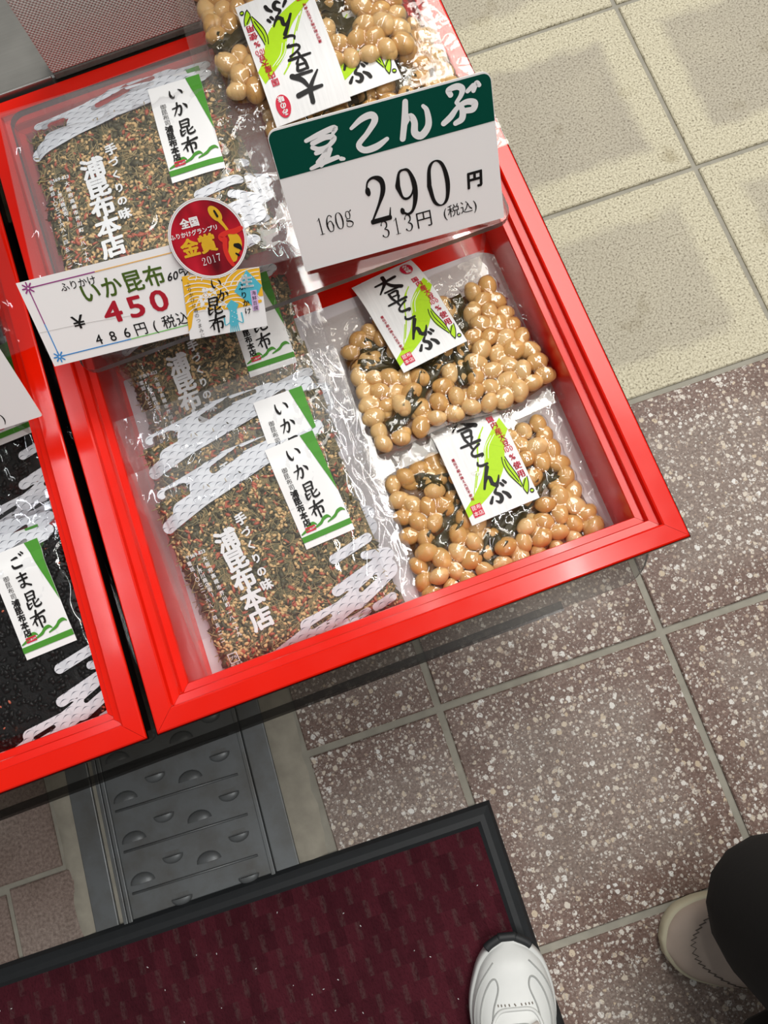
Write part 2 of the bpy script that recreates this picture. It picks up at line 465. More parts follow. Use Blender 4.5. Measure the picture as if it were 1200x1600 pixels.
M['sock'] = plain('grey_sock', (60, 58, 58), 0.9)
M['dark_metal'] = plain('dark_metal', (34, 32, 32), 0.4, metal=0.6)

# ------------------------------------------------------------------ lettering
def catmull(pts, per=6):
    pts = [np.array(p, float) for p in pts]
    if len(pts) == 2: 
        return [pts[0] + (pts[1] - pts[0]) * t for t in np.linspace(0, 1, 4)]
    out = []
    q = [2 * pts[0] - pts[1]] + pts + [2 * pts[-1] - pts[-2]]
    for i in range(1, len(q) - 2):
        for t in np.linspace(0, 1, per, endpoint=False):
            out.append(0.5 * ((2 * q[i]) + (-q[i-1] + q[i+1]) * t + (2*q[i-1] - 5*q[i] + 4*q[i+1] - q[i+2]) * t*t + (-q[i-1] + 3*q[i] - 3*q[i+1] + q[i+2]) * t**3))
    out.append(pts[-1])
    return out

def ribbon(pts, scale=1.0, closed=False, per=6, cap=True):
    """flat brush stroke through (x, y, width) points"""
    if closed: pts = list(pts) + [pts[0]]
    s = catmull(pts, per)
    v = []; f = []
    n = len(s)
    for i, p in enumerate(s):
        if closed and i in (0, n - 1): t = s[1][:2] - s[-2][:2]
        else: t = s[min(i + 1, n - 1)][:2] - s[max(i - 1, 0)][:2]
        t = t / (np.linalg.norm(t) + 1e-9); nn = np.array([-t[1], t[0]]); w = max(p[2], 1e-5) * scale / 2
        v += [tuple(p[:2] + nn * w), tuple(p[:2] - nn * w)]
    for i in range(n - 1): f.append((2*i, 2*i+1, 2*i+3, 2*i+2))
    if cap and not closed:
        for e, sg in ((0, -1), (n - 1, 1)):
            p = s[e]; a = s[1][:2] - s[0][:2] if e == 0 else s[-1][:2] - s[-2][:2]
            ang = math.atan2(a[1], a[0]); w = max(p[2], 1e-5) * scale / 2
            base = len(v)
            for k in range(7):
                th = ang + sg * 0 + (PI / 2 + PI * k / 6 if e == 0 else -PI / 2 + PI * k / 6)
                v.append((p[0] + w * math.cos(th), p[1] + w * math.sin(th)))
            f.append(tuple(base + k for k in range(7)))
    return v, f

GL = {
 'い': [[(.17,.20,.05),(.15,.45,.09),(.22,.72,.11),(.33,.82,.08),(.42,.66,.02)], [(.66,.22,.03),(.80,.36,.10),(.86,.58,.08)]],
 'か': [[(.10,.40,.05),(.35,.37,.07),(.55,.32,.09),(.60,.46,.09),(.54,.72,.09),(.42,.88,.08),(.33,.78,.02)], [(.42,.10,.08),(.36,.42,.08),(.12,.86,.04)], [(.74,.22,.03),(.88,.38,.11),(.92,.54,.06)]],
 '昆': [[(.28,.06,.06),(.29,.48,.08)], [(.28,.09,.06),(.72,.06,.08),(.72,.26,.08),(.70,.47,.07)], [(.31,.27,.05),(.69,.25,.05)], [(.31,.46,.06),(.69,.44,.06)],
       [(.22,.58,.08),(.23,.92,.08),(.46,.78,.03)], [(.25,.70,.06),(.45,.66,.05)], [(.58,.53,.08),(.57,.82,.08),(.68,.92,.09),(.92,.86,.07),(.92,.74,.02)], [(.86,.58,.07),(.60,.74,.03)]],
 '布': [[(.08,.32,.05),(.50,.28,.07),(.92,.20,.10)], [(.48,.04,.09),(.38,.40,.08),(.08,.70,.03)], [(.28,.48,.07),(.30,.82,.07)], [(.29,.50,.05),(.74,.45,.08),(.75,.78,.08),(.64,.76,.02)], [(.51,.32,.07),(.53,.99,.08)]],
 'ご': [[(.22,.30,.06),(.52,.26,.10),(.60,.32,.03)], [(.20,.64,.08),(.32,.82,.11),(.74,.82,.10)], [(.74,.10,.06),(.82,.22,.08)], [(.88,.04,.06),(.96,.16,.08)]],
 'ま': [[(.20,.24,.06),(.78,.20,.09)], [(.24,.46,.06),(.76,.42,.09)], [(.50,.06,.09),(.52,.66,.09),(.42,.86,.08),(.26,.84,.06),(.30,.70,.05),(.54,.72,.07),(.84,.90,.09)]],
 '大': [[(.10,.44,.08),(.50,.40,.12),(.90,.32,.13)], [(.50,.06,.13),(.46,.46,.12),(.12,.94,.05)], [(.48,.44,.07),(.66,.74,.13),(.94,.94,.15)]],
 '豆': [[(.18,.12,.10),(.84,.08,.12)], [(.30,.28,.10),(.33,.56,.10)], [(.30,.29,.08),(.70,.26,.11),(.67,.53,.10)], [(.33,.53,.08),(.67,.52,.08)], [(.34,.62,.10),(.42,.78,.09)], [(.68,.60,.11),(.58,.80,.06)], [(.06,.92,.09),(.50,.88,.11),(.95,.84,.13)]],
 'と': [[(.34,.08,.12),(.38,.34,.11),(.46,.50,.08)], [(.84,.26,.13),(.46,.48,.10),(.26,.68,.11),(.36,.88,.13),(.84,.88,.14)]],
 'こ': [[(.24,.22,.09),(.56,.20,.14),(.76,.22,.12),(.62,.36,.03)], [(.26,.60,.09),(.24,.78,.12),(.46,.88,.14),(.82,.84,.13)]],
 'ん': [[(.54,.06,.15),(.34,.46,.12),(.12,.94,.09)], [(.20,.76,.08),(.38,.52,.11),(.50,.56,.14),(.52,.80,.14),(.64,.92,.14),(.78,.80,.10),(.90,.56,.05)]],
 'ぶ': [[(.36,.08,.10),(.56,.18,.14),(.50,.30,.06)], [(.46,.34,.08),(.38,.48,.12),(.54,.62,.14),(.56,.80,.15),(.44,.92,.13),(.30,.82,.05)], [(.08,.84,.13),(.22,.62,.08)], [(.70,.54,.09),(.84,.68,.14),(.90,.84,.13)], [(.72,.16,.09),(.79,.28,.11)], [(.86,.08,.09),(.93,.20,.11)]],
 # running-hand forms of the large sign
 '豆r': [[(.12,.26,.09),(.50,.16,.12),(.86,.10,.13),(.80,.22,.08)], [(.26,.36,.11),(.60,.28,.12),(.80,.34,.12),(.64,.50,.10),(.40,.54,.11),(.24,.46,.10)], [(.30,.62,.10),(.60,.58,.12),(.46,.72,.10),(.30,.86,.11)], [(.66,.60,.10),(.54,.80,.10),(.36,.96,.09)], [(.10,.98,.08),(.40,.90,.12),(.80,.84,.10)], [(.88,.90,.10),(.94,.92,.08)]],
 'こr': [[(.10,.30,.08),(.40,.12,.14),(.66,.08,.16),(.72,.24,.15),(.48,.52,.12),(.22,.76,.13),(.34,.94,.15),(.66,.92,.16),(.96,.78,.10)]],
 'んr': [[(.34,.02,.12),(.28,.40,.14),(.16,.92,.13)], [(.20,.66,.10),(.40,.40,.13),(.50,.56,.14),(.48,.84,.16),(.64,.94,.17),(.84,.72,.15),(.84,.36,.11),(.76,.22,.08)]],
 'ぶr': [[(.30,.22,.11),(.26,.10,.11),(.46,.06,.13),(.58,.14,.13),(.54,.28,.10),(.42,.42,.08)], [(.08,.84,.12),(.26,.72,.13),(.44,.54,.10),(.66,.46,.12),(.84,.52,.14),(.80,.66,.13),(.62,.66,.12)], [(.42,.42,.08),(.54,.60,.12),(.52,.82,.14),(.36,.90,.11)], [(.70,.22,.09),(.84,.12,.10)], [(.84,.24,.09),(.92,.08,.10),(.98,.14,.09)]],
 '2': [[(.20,.27,.17),(.21,.29,.15)], [(.15,.26,.06),(.26,.07,.05),(.50,.015,.06),(.74,.12,.15),(.74,.32,.15),(.52,.58,.08),(.14,.93,.05)], [(.13,.945,.10),(.82,.945,.10)], [(.80,.95,.07),(.88,.74,.03)]],
 '9': [[(.20,.33,.16),(.32,.07,.07),(.50,.02,.04),(.68,.08,.08),(.80,.36,.16),(.76,.66,.15),(.60,.91,.08),(.40,.98,.05),(.22,.91,.06)], [(.20,.33,.16),(.30,.58,.07),(.46,.64,.05),(.64,.58,.05),(.78,.40,.04)], [(.20,.88,.13),(.22,.89,.13)]],
 '0': [[(.16,.5,.15),(.26,.14,.10),(.50,.015,.03),(.74,.14,.10),(.84,.5,.15),(.74,.86,.10),(.50,.985,.03),(.26,.86,.10)], 'c'],
 '1': [[(.52,.03,.10),(.52,.97,.10)], [(.30,.975,.03),(.74,.975,.03)], [(.50,.04,.03),(.30,.15,.03)]],
 '6': [[(.80,.67,.14),(.70,.92,.07),(.50,.98,.04),(.32,.92,.08),(.20,.64,.15),(.24,.34,.14),(.40,.09,.07),(.60,.02,.05),(.78,.09,.06)], [(.80,.67,.14),(.70,.42,.07),(.54,.36,.05),(.36,.42,.05),(.22,.60,.04)], [(.77,.12,.10),(.78,.12,.10)]],
 '3': [[(.20,.20,.10),(.30,.06,.05),(.50,.02,.05),(.70,.12,.12),(.68,.34,.11),(.44,.47,.04)], [(.44,.47,.04),(.70,.57,.10),(.78,.74,.14),(.66,.92,.08),(.42,.98,.04),(.20,.86,.08)], [(.20,.20,.11),(.21,.20,.11)], [(.20,.85,.12),(.21,.85,.12)]],
 '7': [[(.14,.10,.14),(.86,.10,.12)], [(.84,.10,.06),(.56,.48,.10),(.42,.96,.15)]],
 'g': [[(.24,.32,.10),(.32,.14,.06),(.46,.10,.04),(.60,.14,.06),(.68,.32,.10),(.60,.50,.06),(.46,.54,.04),(.32,.50,.06)], 'c', [(.62,.16,.04),(.84,.08,.08)], [(.32,.52,.05),(.24,.64,.08),(.60,.70,.09),(.82,.84,.09),(.66,1.0,.05),(.40,1.02,.04),(.18,.94,.06),(.22,.76,.05)]],
}

FONT = {}
ALLCH = set('浦昆布本店手づくりの味〒569-1123大阪府高槻市芥川町一八十九(商街)電話〇七二六四五プラPE.A御司謹製国内産豆100%使用極み薄切水飴塩みそ無添加生海鮮百撰ふりかけ全グランプリ金賞2017いか450486円税込¥313品円元昆)×遺伝子組換え不酒つまみに')
def load_font():
    c = bpy.data.curves.new('glyph', 'FONT'); c.resolution_u = 3
    o = bpy.data.objects.new('glyph', c); COL.objects.link(o)
    for ch in sorted(ALLCH):
        for bold in (0.0,):
            c.body = ch
            bpy.context.view_layer.update()
            dg = bpy.context.evaluated_depsgraph_get()
            e = o.evaluated_get(dg); me = e.to_mesh()
            v = [(p.co.x, p.co.y) for p in me.vertices]; f = [tuple(p.vertices) for p in me.polygons]
            e.to_mesh_clear()
            FONT[(ch, bold)] = (v, f)
    bpy.data.objects.remove(o); bpy.data.curves.remove(c)
load_font()

class Print:
    """flat print: polygons in (u, v) of a surface, v upwards, metres"""
    def __init__(self): self.v = []; self.f = []; self.k = []; self.c = 0
    def poly(self, vs, fs):
        self.c += 1; self.k += [self.c % 9] * len(vs)
        n = len(self.v); self.v += [tuple(p) for p in vs]; self.f += [tuple(i + n for i in f) for f in fs]
        return self
    def outline(self, pts): return self.poly(pts, [tuple(range(len(pts)))])
    def rect(self, x0, x1, y0, y1): return self.outline([(x0, y0), (x1, y0), (x1, y1), (x0, y1)])
    def ellipse(self, cx, cy, rx, ry, n=28, rot=0):
        c, s = math.cos(rot), math.sin(rot)
        return self.outline([(cx + rx*math.cos(2*PI*k/n)*c - ry*math.sin(2*PI*k/n)*s, cy + rx*math.cos(2*PI*k/n)*s + ry*math.sin(2*PI*k/n)*c) for k in range(n)])
    def ring(self, cx, cy, r, w, n=40):
        return self.poly(*ribbon([(cx + r*math.cos(2*PI*k/n), cy + r*math.sin(2*PI*k/n), w) for k in range(n)], closed=True, per=2))
    def line(self, pts, w, per=6, cap=True): return self.poly(*ribbon([(p[0], p[1], (p[2] if len(p) > 2 else 1.0) * w) for p in pts], per=per, cap=cap))
    def frame(self, x0, x1, y0, y1, w):
        self.rect(x0, x1, y0, y0 + w); self.rect(x0, x1, y1 - w, y1); self.rect(x0, x0 + w, y0, y1); return self.rect(x1 - w, x1, y0, y1)
    def brush(self, ch, cx, cy, size, weight=1.0, rot=0.0, sx=1.0):
        c, s = math.cos(rot), math.sin(rot)
        st = GL[ch]
        for i, g in enumerate(st):
            if g == 'c': continue
            closed = i + 1 < len(st) and st[i + 1] == 'c'
            v, f = ribbon(g, weight, closed)
            q = []
            for x, y in v:
                a, b = (x - .5) * size * sx, (.5 - y) * size
                q.append((cx + a*c - b*s, cy + a*s + b*c))
            self.poly(q, f)
        return self
    def brush_word(self, chars, cx, cy, size, step, weight=1.0, rot=0.0, sx=1.0):
        n = len(chars); c, s = math.cos(rot), math.sin(rot)
        for i, ch in enumerate(chars):
            d = (i - (n - 1) / 2) * step
            self.brush(ch, cx + d*c, cy + d*s, size, weight, rot, sx)
        return self
    def text(self, st, cx, cy, size, bold=0.0, rot=0.0, vertical=False, step=None, sx=1.0, shear=0.0):
        c, s = math.cos(rot), math.sin(rot)
        adv = []
        for ch in st:
            v, f = FONT[(ch, 0.0)]
            adv.append(max((p[0] for p in v), default=.4) - min((p[0] for p in v), default=0) + 0.10 if ord(ch) < 0x2000 else 1.0)
        tot = sum(adv); pos = -tot / 2
        for i, ch in enumerate(st):
            v, f = FONT[(ch, 0.0)]
            xs = [p[0] for p in v]; mx = (min(xs) + max(xs)) / 2 if xs else .5
            if vertical:
                ox, oy = 0.0, ((len(st) - 1) / 2 - i) * (step or 1.0)
            else:
                ox, oy = pos + adv[i] / 2, 0.0; pos += adv[i]
            if step and not vertical: ox = (i - (len(st) - 1) / 2) * step
            shifts = [(0, 0)] if not bold else [(bold * math.cos(k * PI / 3), bold * math.sin(k * PI / 3)) for k in range(6)]
            for hx, hy in shifts:
              q = []
              for x, y in v:
                x, y = x + hx, y + hy
                a = ((x - (mx if ord(ch) < 0x2000 or vertical else .5)) * sx + ox + shear * (y - .35)) * size
                b = (y - .36 + oy) * size
                q.append((cx + a*c - b*s, cy + a*s + b*c))
              self.poly(q, f)
        return self
    def build(self, name, mat, parent, zf=None, off=0.0):
        zf = zf or (lambda x, y: 0.0)
        k = self.k if len(self.k) == len(self.v) else [0] * len(self.v)
        return mesh(name, [(x, y, zf(x, y) + off + 1.1e-5 * i) for (x, y), i in zip(self.v, k)], self.f, mat, parent)

def contour(sdf, x0, x1, y0, y1, h):
    """polygons of the region sdf < 0, cut cell by cell"""
    nx = int((x1 - x0) / h) + 1; ny = int((y1 - y0) / h) + 1
    X, Y = np.meshgrid(x0 + np.arange(nx) * h, y0 + np.arange(ny) * h)
    D = sdf(X, Y)
    p = Print()
    for j in range(ny - 1):
        for i in range(nx - 1):
            c = [(j, i), (j, i + 1), (j + 1, i + 1), (j + 1, i)]
            d = [D[a] for a in c]
            if min(d) >= 0: continue
            pts = []
            for k in range(4):
                a, b = c[k], c[(k + 1) % 4]; da, db = d[k], d[(k + 1) % 4]
                pa = (X[a], Y[a]); pb = (X[b], Y[b])
                if da < 0: pts.append(pa)
                if (da < 0) != (db < 0):
                    t = da / (da - db); pts.append((pa[0] + (pb[0] - pa[0]) * t, pa[1] + (pb[1] - pa[1]) * t))
            if len(pts) >= 3: p.outline(pts)
    return p

def capsule_sdf(caps, cuts=()):
    def seg(X, Y, c):
        x1, y1, x2, y2, r = c
        dx, dy = x2 - x1, y2 - y1
        t = np.clip(((X - x1) * dx + (Y - y1) * dy) / (dx*dx + dy*dy + 1e-12), 0, 1)
        return np.hypot(X - x1 - t * dx, Y - y1 - t * dy) - r
    def f(X, Y):
        d = np.min([seg(X, Y, c) for c in caps], axis=0)
        for c in cuts: d = np.maximum(d, -seg(X, Y, c))
        return d
    return f

# ------------------------------------------------------------------ floor
FY = math.radians(-1.4)
TP = 0.310
floor = mesh('floor', [(-3, -2.5, -.004), (4, -2.5, -.004), (4, 4.5, -.004), (-3, 4.5, -.004)], [(0, 1, 2, 3)], M['grout'])
tag(floor, 'paved floor of cream and brown speckled tiles with grey joints', None, kind='structure')
def tile_mesh(name, w, h, mat):
    bm = bmesh.new(); bmesh.ops.create_cube(bm, size=1.0)
    bmesh.ops.scale(bm, vec=(w, h, .014), verts=bm.verts); bmesh.ops.translate(bm, vec=(0, 0, -.007), verts=bm.verts)
    top = [e for e in bm.edges if all(v.co.z > -.001 for v in e.verts)]
    bmesh.ops.bevel(bm, geom=top, offset=.0016, segments=1, affect='EDGES')
    me = bpy.data.meshes.new(name); bm.to_mesh(me); bm.free(); me.materials.append(mat); return me
TG = 0.0095
pale_me = tile_mesh('tile', TP - .0075, TP - .0075, M['pale'])
brown_me = tile_mesh('tile', TP - TG, TP - TG, M['brown'])
half_me = tile_mesh('tile', 0.176, TP - TG, M['brown'])
left_me = tile_mesh('tile', TP - TG, TP - TG, M['greybrown'])
TO = Vector((-0.0063, -0.0586, 0))
tu = Vector((math.cos(FY), math.sin(FY), 0)); tv = Vector((-math.sin(FY), math.cos(FY), 0))
def put_tile(me, u, v, dz=0.0):
    o = bpy.data.objects.new('tile', me); COL.objects.link(o); o.parent = floor
    p = TO + tu * u + tv * v
    o.location = (p.x, p.y, RNG.uniform(-.0004, .0004)); o.rotation_euler = (0, 0, FY + RNG.uniform(-.0015, .0015))
for j in range(-3, 8):
    for i in range(-6, 7):
        u = (i + .5) * TP; v = (j + .5) * TP
        if j >= 1: put_tile(pale_me, u + .006 * min(1, max(0, i)), v)
        elif i >= 0: put_tile(brown_me, u, v)
        elif i == -1: put_tile(half_me, -.093, v)
narrow_me = tile_mesh('tile', .084, TP - TG, M['greybrown'])
def put_world(me, x, y):
    o = bpy.data.objects.new('tile', me); COL.objects.link(o); o.parent = floor
    o.location = (x, y, 0); o.rotation_euler = (0, 0, FY)
for j in range(-3, 3):
    y = -.078 + (j + .5) * TP
    for i in range(4):
        if j >= 0: put_world(left_me, -.5265 - (i + .5) * TP, y)
        elif i == 0: put_world(narrow_me, -.570, y)
        else: put_world(left_me, -.614 - (i - .5) * TP, y)

# ------------------------------------------------------------------ drain channel
DY = math.radians(-3.2)
def cement_strip(x0, x1, label, n=70):
    mb = MB(); y0, y1 = -1.0, .6
    for k in range(n + 1):
        y = y0 + (y1 - y0) * k / n
        for q in range(4):
            x = x0 + (x1 - x0) * q / 3
            wob = .004 * noise.noise(Vector((q * 3.1 + x0 * 9, y * 22, 0)))
            z = (.0 if q in (1, 2) else -.004) + .003 * noise.noise(Vector((x * 90, y * 60, 3)))
            mb.v.append((x + wob, y, z))
        if k:
            for q in range(3): a = (k - 1) * 4 + q; mb.f.append((a, a + 1, a + 5, a + 4))
    o = mb.build('cement_joint', M['cement'], floor, True); o.rotation_euler = (0, 0, DY); return o
cement_strip(-.232, -.190, '')
cement_strip(-.527, -.502, '')
drain = empty('drain_cover', (0, 0, 0), DY, 'grey steel drain cover with raised louvres running under the trays', 'drain cover')
DL, DR = -.4535, -.268
mb = MB(); mb.box(DL, DR, -1.0, .6, -.010, -.0015); plate = mb.build('plate', M['drain'], drain)
for a, b, z in ((-.503, -.472, .0), (-.262, -.231, .0)):
    mb = MB(); mb.box(a, b, -1.0, .6, -.012, z); bevel(mb.build('frame_rail', M['drain'], drain), .0015)
for x in (-.462, -.4555, -.2655):
    mb = MB(); mb.box(x - .0028, x + .0028, -1.0, .6, -.012, .0025); bevel(mb.build('ridge', M['drain'], drain), .001)
rib = MB(); rib.tube([(DL + .006, 0, -.001), (DR - .012, 0, -.001)], .0016, 6)
rib_o = rib.build('rib', M['drain'], drain, True)
# a louvre: pressed half dome, open on one side
lv = MB(); nA, nB = 10, 5
for i in range(nB + 1):
    for k in range(nA + 1):
        a = PI * k / nA; e = .5 * PI * i / nB
        lv.v.append((-.0165 * math.cos(a) * math.cos(e), .012 * math.sin(a) * math.cos(e) - .004, .0075 * math.sin(e) - .0012))
for i in range(nB):
    for k in range(nA):
        a = i * (nA + 1) + k; lv.f.append((a, a + nA + 1, a + nA + 2, a + 1))
nl = len(lv.v)
# near-black face: shade of the dome's opening put into the colour
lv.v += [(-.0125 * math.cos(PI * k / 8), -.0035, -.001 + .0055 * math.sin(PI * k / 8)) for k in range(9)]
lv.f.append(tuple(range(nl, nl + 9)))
lv.v += [(-.012, -.0115, -.0011), (.012, -.0115, -.0011), (.0125, -.0034, -.0011), (-.0125, -.0034, -.0011)]
n2 = nl + 9; lv.f.append((n2, n2 + 1, n2 + 2, n2 + 3))
lv_o = mesh('louvre', lv.v, lv.f, [M['drain'], M['louvre_shade']], drain, True, [0] * (nA * nB) + [1, 0])
first_rib = True; first_lv = True
for r in range(-9, 6):
    y = -.062 + r * .0515
    o = rib_o if first_rib else rib_o.copy()
    if not first_rib: COL.objects.link(o)
    first_rib = False; o.location = (0, y, 0)
    for q, (u, dv, up) in enumerate(((.12, .018, 1), (.36, .031, -1), (.60, .019, 1), (.84, .032, -1))):
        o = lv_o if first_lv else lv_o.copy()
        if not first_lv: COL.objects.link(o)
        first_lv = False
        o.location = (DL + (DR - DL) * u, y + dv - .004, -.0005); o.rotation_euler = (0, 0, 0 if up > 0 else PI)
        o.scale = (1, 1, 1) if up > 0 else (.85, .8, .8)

# ------------------------------------------------------------------ door mat
MATR = math.atan2(-.1848 + .1634, .0135 + .6344)
mat_root = empty('door_mat', (0.0135, -.1848, 0), MATR, 'burgundy carpet door mat with black rubber border at the bottom', 'door mat')
mw, mh, bw = .90, .62, .026
mb = MB(); mb.box(-mw + bw * .8, -bw * .8, -mh + bw * .8, -bw * .8, .001, .0075)
carpet = mb.build('carpet', M['carpet'], mat_root)
mb = MB()
prof = [(0, .0), (.004, .006), (.012, .010), (.019, .010), (.026, .0065), (.026, .0)]
corners = [(0, 0, -1, -1), (-mw, 0, 1, -1), (-mw, -mh, 1, 1), (0, -mh, -1, 1)]
for (cx, cy, sx, sy) in corners:
    for d, z in prof: mb.v.append((cx + sx * d, cy + sy * d, z))
npf = len(prof)
for c in range(4):
    for k in range(npf - 1):
        a = c * npf + k; b = ((c + 1) % 4) * npf + k
        mb.f.append((a, b, b + 1, a + 1))
border = mb.build('rubber_border', M['rubber'], mat_root)
tuft = MB()
for k in range(60):
    x = RNG.uniform(-mw + .04, -.04); y = RNG.uniform(-.33, -.04); a = RNG.uniform(0, PI); l = RNG.uniform(.0008, .0022)
    tuft.tube([(x, y, .0085), (x + l * math.cos(a), y + l * math.sin(a), .0092)], .0005, 4)
lint = tuft.build('lint', M['paper'], mat_root); tag(lint, kind='stuff')

# ------------------------------------------------------------------ shelf under the trays and what carries it
SH_Z = .363
shelf = empty('acrylic_shelf', (0, 0, 0), 0, 'smoked clear acrylic shelf sheet under the red display trays', 'shelf')
v, f = prism(rounded_rect(-.72, .215, .0045, .62, [.01, .035, .01, .01], 8), SH_Z - .007, SH_Z)
o = mesh('sheet', v, f, [M['smoke'], M['dark_edge']], shelf, False, [0, 0] + [1] * (len(f) - 2))
mb = MB(); mb.box(-.72, .1264, .0025, .011, SH_Z - .019, SH_Z - .0075); mb.build('front_bar', M['bar'], shelf)
stand = empty('display_stand', (0, 0, 0), 0, 'dark table frame carrying the shelf below the trays', 'table')
mb = MB(); mb.box(-.66, .15, .16, .55, SH_Z - .03, SH_Z - .0072); mb.build('table_top', M['dark_metal'], stand)
for x in (-.62, .11):
    for y in (.20, .51):
        mb = MB(); mb.box(x - .015, x + .015, y - .015, y + .015, 0, SH_Z - .03); mb.build('leg', M['dark_metal'], stand)

# ------------------------------------------------------------------ red and black display trays
RIM = .45
TFLOOR = .384
def make_tray(x0, x1, y0, y1, label):
    t = empty('display_tray', ((x0 + x1) / 2, (y0 + y1) / 2, SH_Z), 0, label, 'tray', 'red lacquer display trays')
    w, l = (x1 - x0) / 2, (y1 - y0) / 2
    hz = RIM - SH_Z
    # profile from the outer edge inwards: (inset, height)
    def ringmesh(name, prof, mat, r=0.0):
        mb = MB(); n = len(prof)
        cs = [(-1, -1), (1, -1), (1, 1), (-1, 1)]
        for sx, sy in cs:
            for d, z in prof: mb.v.append((sx * (w - d), sy * (l - d), z))
        for c in range(4):
            for k in range(n - 1):
                a = c * n + k; b = ((c + 1) % 4) * n + k
                mb.f.append((a, b, b + 1, a + 1))
        return mb.build(name, mat, t)
    outer = [(.0005, hz - .0012), (0, hz - .003), (.0, hz - .012), (.006, hz - .016), (.010, .004), (.012, 0), (.020, 0)]
    body = ringmesh('body', outer[::-1], M['black_lacquer'])
    mb = MB(); mb.box(-w + .018, w - .018, -l + .018, l - .018, 0.0005, TFLOOR - SH_Z); mb.build('tray_floor', M['red'], t)
    # red rim of four mitred rails
    prof = [(.0006, hz - .0022), (.0012, hz - .0006), (.0022, hz), (.0150, hz), (.0162, hz - .0008), (.0168, hz - .0055), (.0225, hz - .0062), (.0232, hz - .0075), (.0236, hz - .0125), (.0290, hz - .0130), (.0296, hz - .0145), (.0305, TFLOOR - SH_Z - .001)]
    n = len(prof)
    cs = [(-1, -1), (1, -1), (1, 1), (-1, 1)]
    for c in range(4):
        (ax, ay), (bx, by) = cs[c], cs[(c + 1) % 4]
        mb = MB(); gap = .00012
        for (sx, sy), sg in (((ax, ay), 1), ((bx, by), -1)):
            dx, dy = (bx - ax) / 2, (by - ay) / 2
            for d, z in prof: mb.v.append((sx * (w - d) + sg * dx * gap, sy * (l - d) + sg * dy * gap, z))
        for k in range(n - 1): mb.f.append((k, n + k, n + k + 1, k + 1))
        mb.build('rim_rail', M['red'], t)
    return t
tray_r = make_tray(-.2045, .2168, .0199, .593, 'red lacquer tray of bean and squid kelp packs, right of the pair')
tray_l = make_tray(-.6330, -.2110, .0199, .593, 'red lacquer tray holding black kelp packs, left of the pair')

# white liner sheet inside the right tray
bm = MB()
out = rounded_rect(-.170, .1945, .0525, .330, [.002, .002, .028, .002], 8)
v, f = prism(out, TFLOOR + .0003, TFLOOR + .0013)
liner = mesh('liner_sheet', v, f, M['liner']); tag(liner, 'white plastic liner sheet lying in the right tray under packs', 'liner')

# ------------------------------------------------------------------ clear acrylic risers
RZ = .490
def make_riser(x0, x1, y0, y1, label):
    t = empty('acrylic_riser', ((x0 + x1) / 2, (y0 + y1) / 2, TFLOOR + .0002), 0, label, 'stand', 'clear acrylic risers')
    w, l = (x1 - x0) / 2, (y1 - y0) / 2; h = RZ - TFLOOR - .0002
    v, f = prism(rounded_rect(-w, w, -l, l, .012, 6), h - .0058, h)
    mesh('top_plate', v, f, [M['acrylic'], M['acrylic_edge']], t, False, [0, 0] + [1] * (len(f) - 2))
    for s in (-1, 1):
        mb = MB(); xs = s * (w - .014); mb.box(min(xs, xs - s * .004), max(xs, xs - s * .004), -l + .014, l - .014, 0, h - .0060)
        mb.build('side_leg', M['acrylic'], t)
    return t
riser_r = make_riser(-.1684, .1801, .2903, .5345, 'clear acrylic riser carrying the back packs in the right tray')
riser_l = make_riser(-.586, -.2375, .2880, .5325, 'clear acrylic riser in the left tray beside the black kelp packs')

# ------------------------------------------------------------------ what stands behind the trays
panel = empty('fabric_panel', (.034, .6080, .4484), 0, 'grey beige woven fabric covered panel standing upright behind the trays', 'panel')
mb = MB(); mb.box(-.1655, .1655, -.012, .012, .0065, .34); bevel(mb.build('board', M['woven'], panel), .002)
mb = MB(); mb.box(-.1650, .1650, -.0122, .0120, 0, .0065); bevel(mb.build('bottom_hem', M['hem'], panel), .001)
counter = empty('steel_counter', (-.35, .90, .0), 0, 'brushed stainless steel counter behind the trays at the top left', 'counter')
mb = MB(); mb.box(-.75, .55, -.3000, .35, .420, .4480); bevel(mb.build('top', M['steel'], counter), .003)
mb = MB(); mb.box(-.75, .2165, -.3045, -.3012, .400, .4535); bevel(mb.build('front_lip', M['steel'], counter), .001)
for x in (-.72, .52):
    for y in (-.26, .31):
        mb = MB(); mb.box(x - .015, x + .015, y - .015, y + .015, 0, .42); mb.build('leg', M['dark_metal'], counter)

# ------------------------------------------------------------------ packs: squid / sesame kelp in flat clear bags
def smooth01(t): t = np.clip(t, 0, 1); return t * t * (3 - 2 * t)
FUR_W, FUR_H = .152, .150           # the filling
FUR_T = .0080                       # its thickness
BAG = (-.101, .101, -.088, .108)    # the bag around it (x0, x1, y0, y1)

def edge_wobble(a, seed): return .0035 * noise.noise(Vector((math.cos(a) * 2.2, math.sin(a) * 2.2, seed))) + .0018 * noise.noise(Vector((math.cos(a) * 6, math.sin(a) * 6, seed)))

def mound(x, y, seed=0.0):
    """height of the filling at a place of the bag"""
    d = max(abs(x) / (FUR_W / 2), abs(y) / (FUR_H / 2))
    e = edge_wobble(math.atan2(y, x), seed)
    inset = min(FUR_W / 2 - abs(x), FUR_H / 2 - abs(y)) + e
    if inset <= 0: return 0.0
    t = min(1.0, inset / .016)
    return FUR_T * math.sqrt(max(0.0, 1 - (1 - t) ** 2)) * (1 + .10 * noise.noise(Vector((x * 30, y * 30, seed))))

def film_z(x, y, seed=0.0):
    h = mound(x, y, seed)
    inset = min(FUR_W / 2 - abs(x), FUR_H / 2 - abs(y))
    tent = FUR_T * .55 * max(0.0, 1 - max(0.0, -inset) / .013) if inset < .004 else 0.0
    return max(h, tent * .8) + .0015

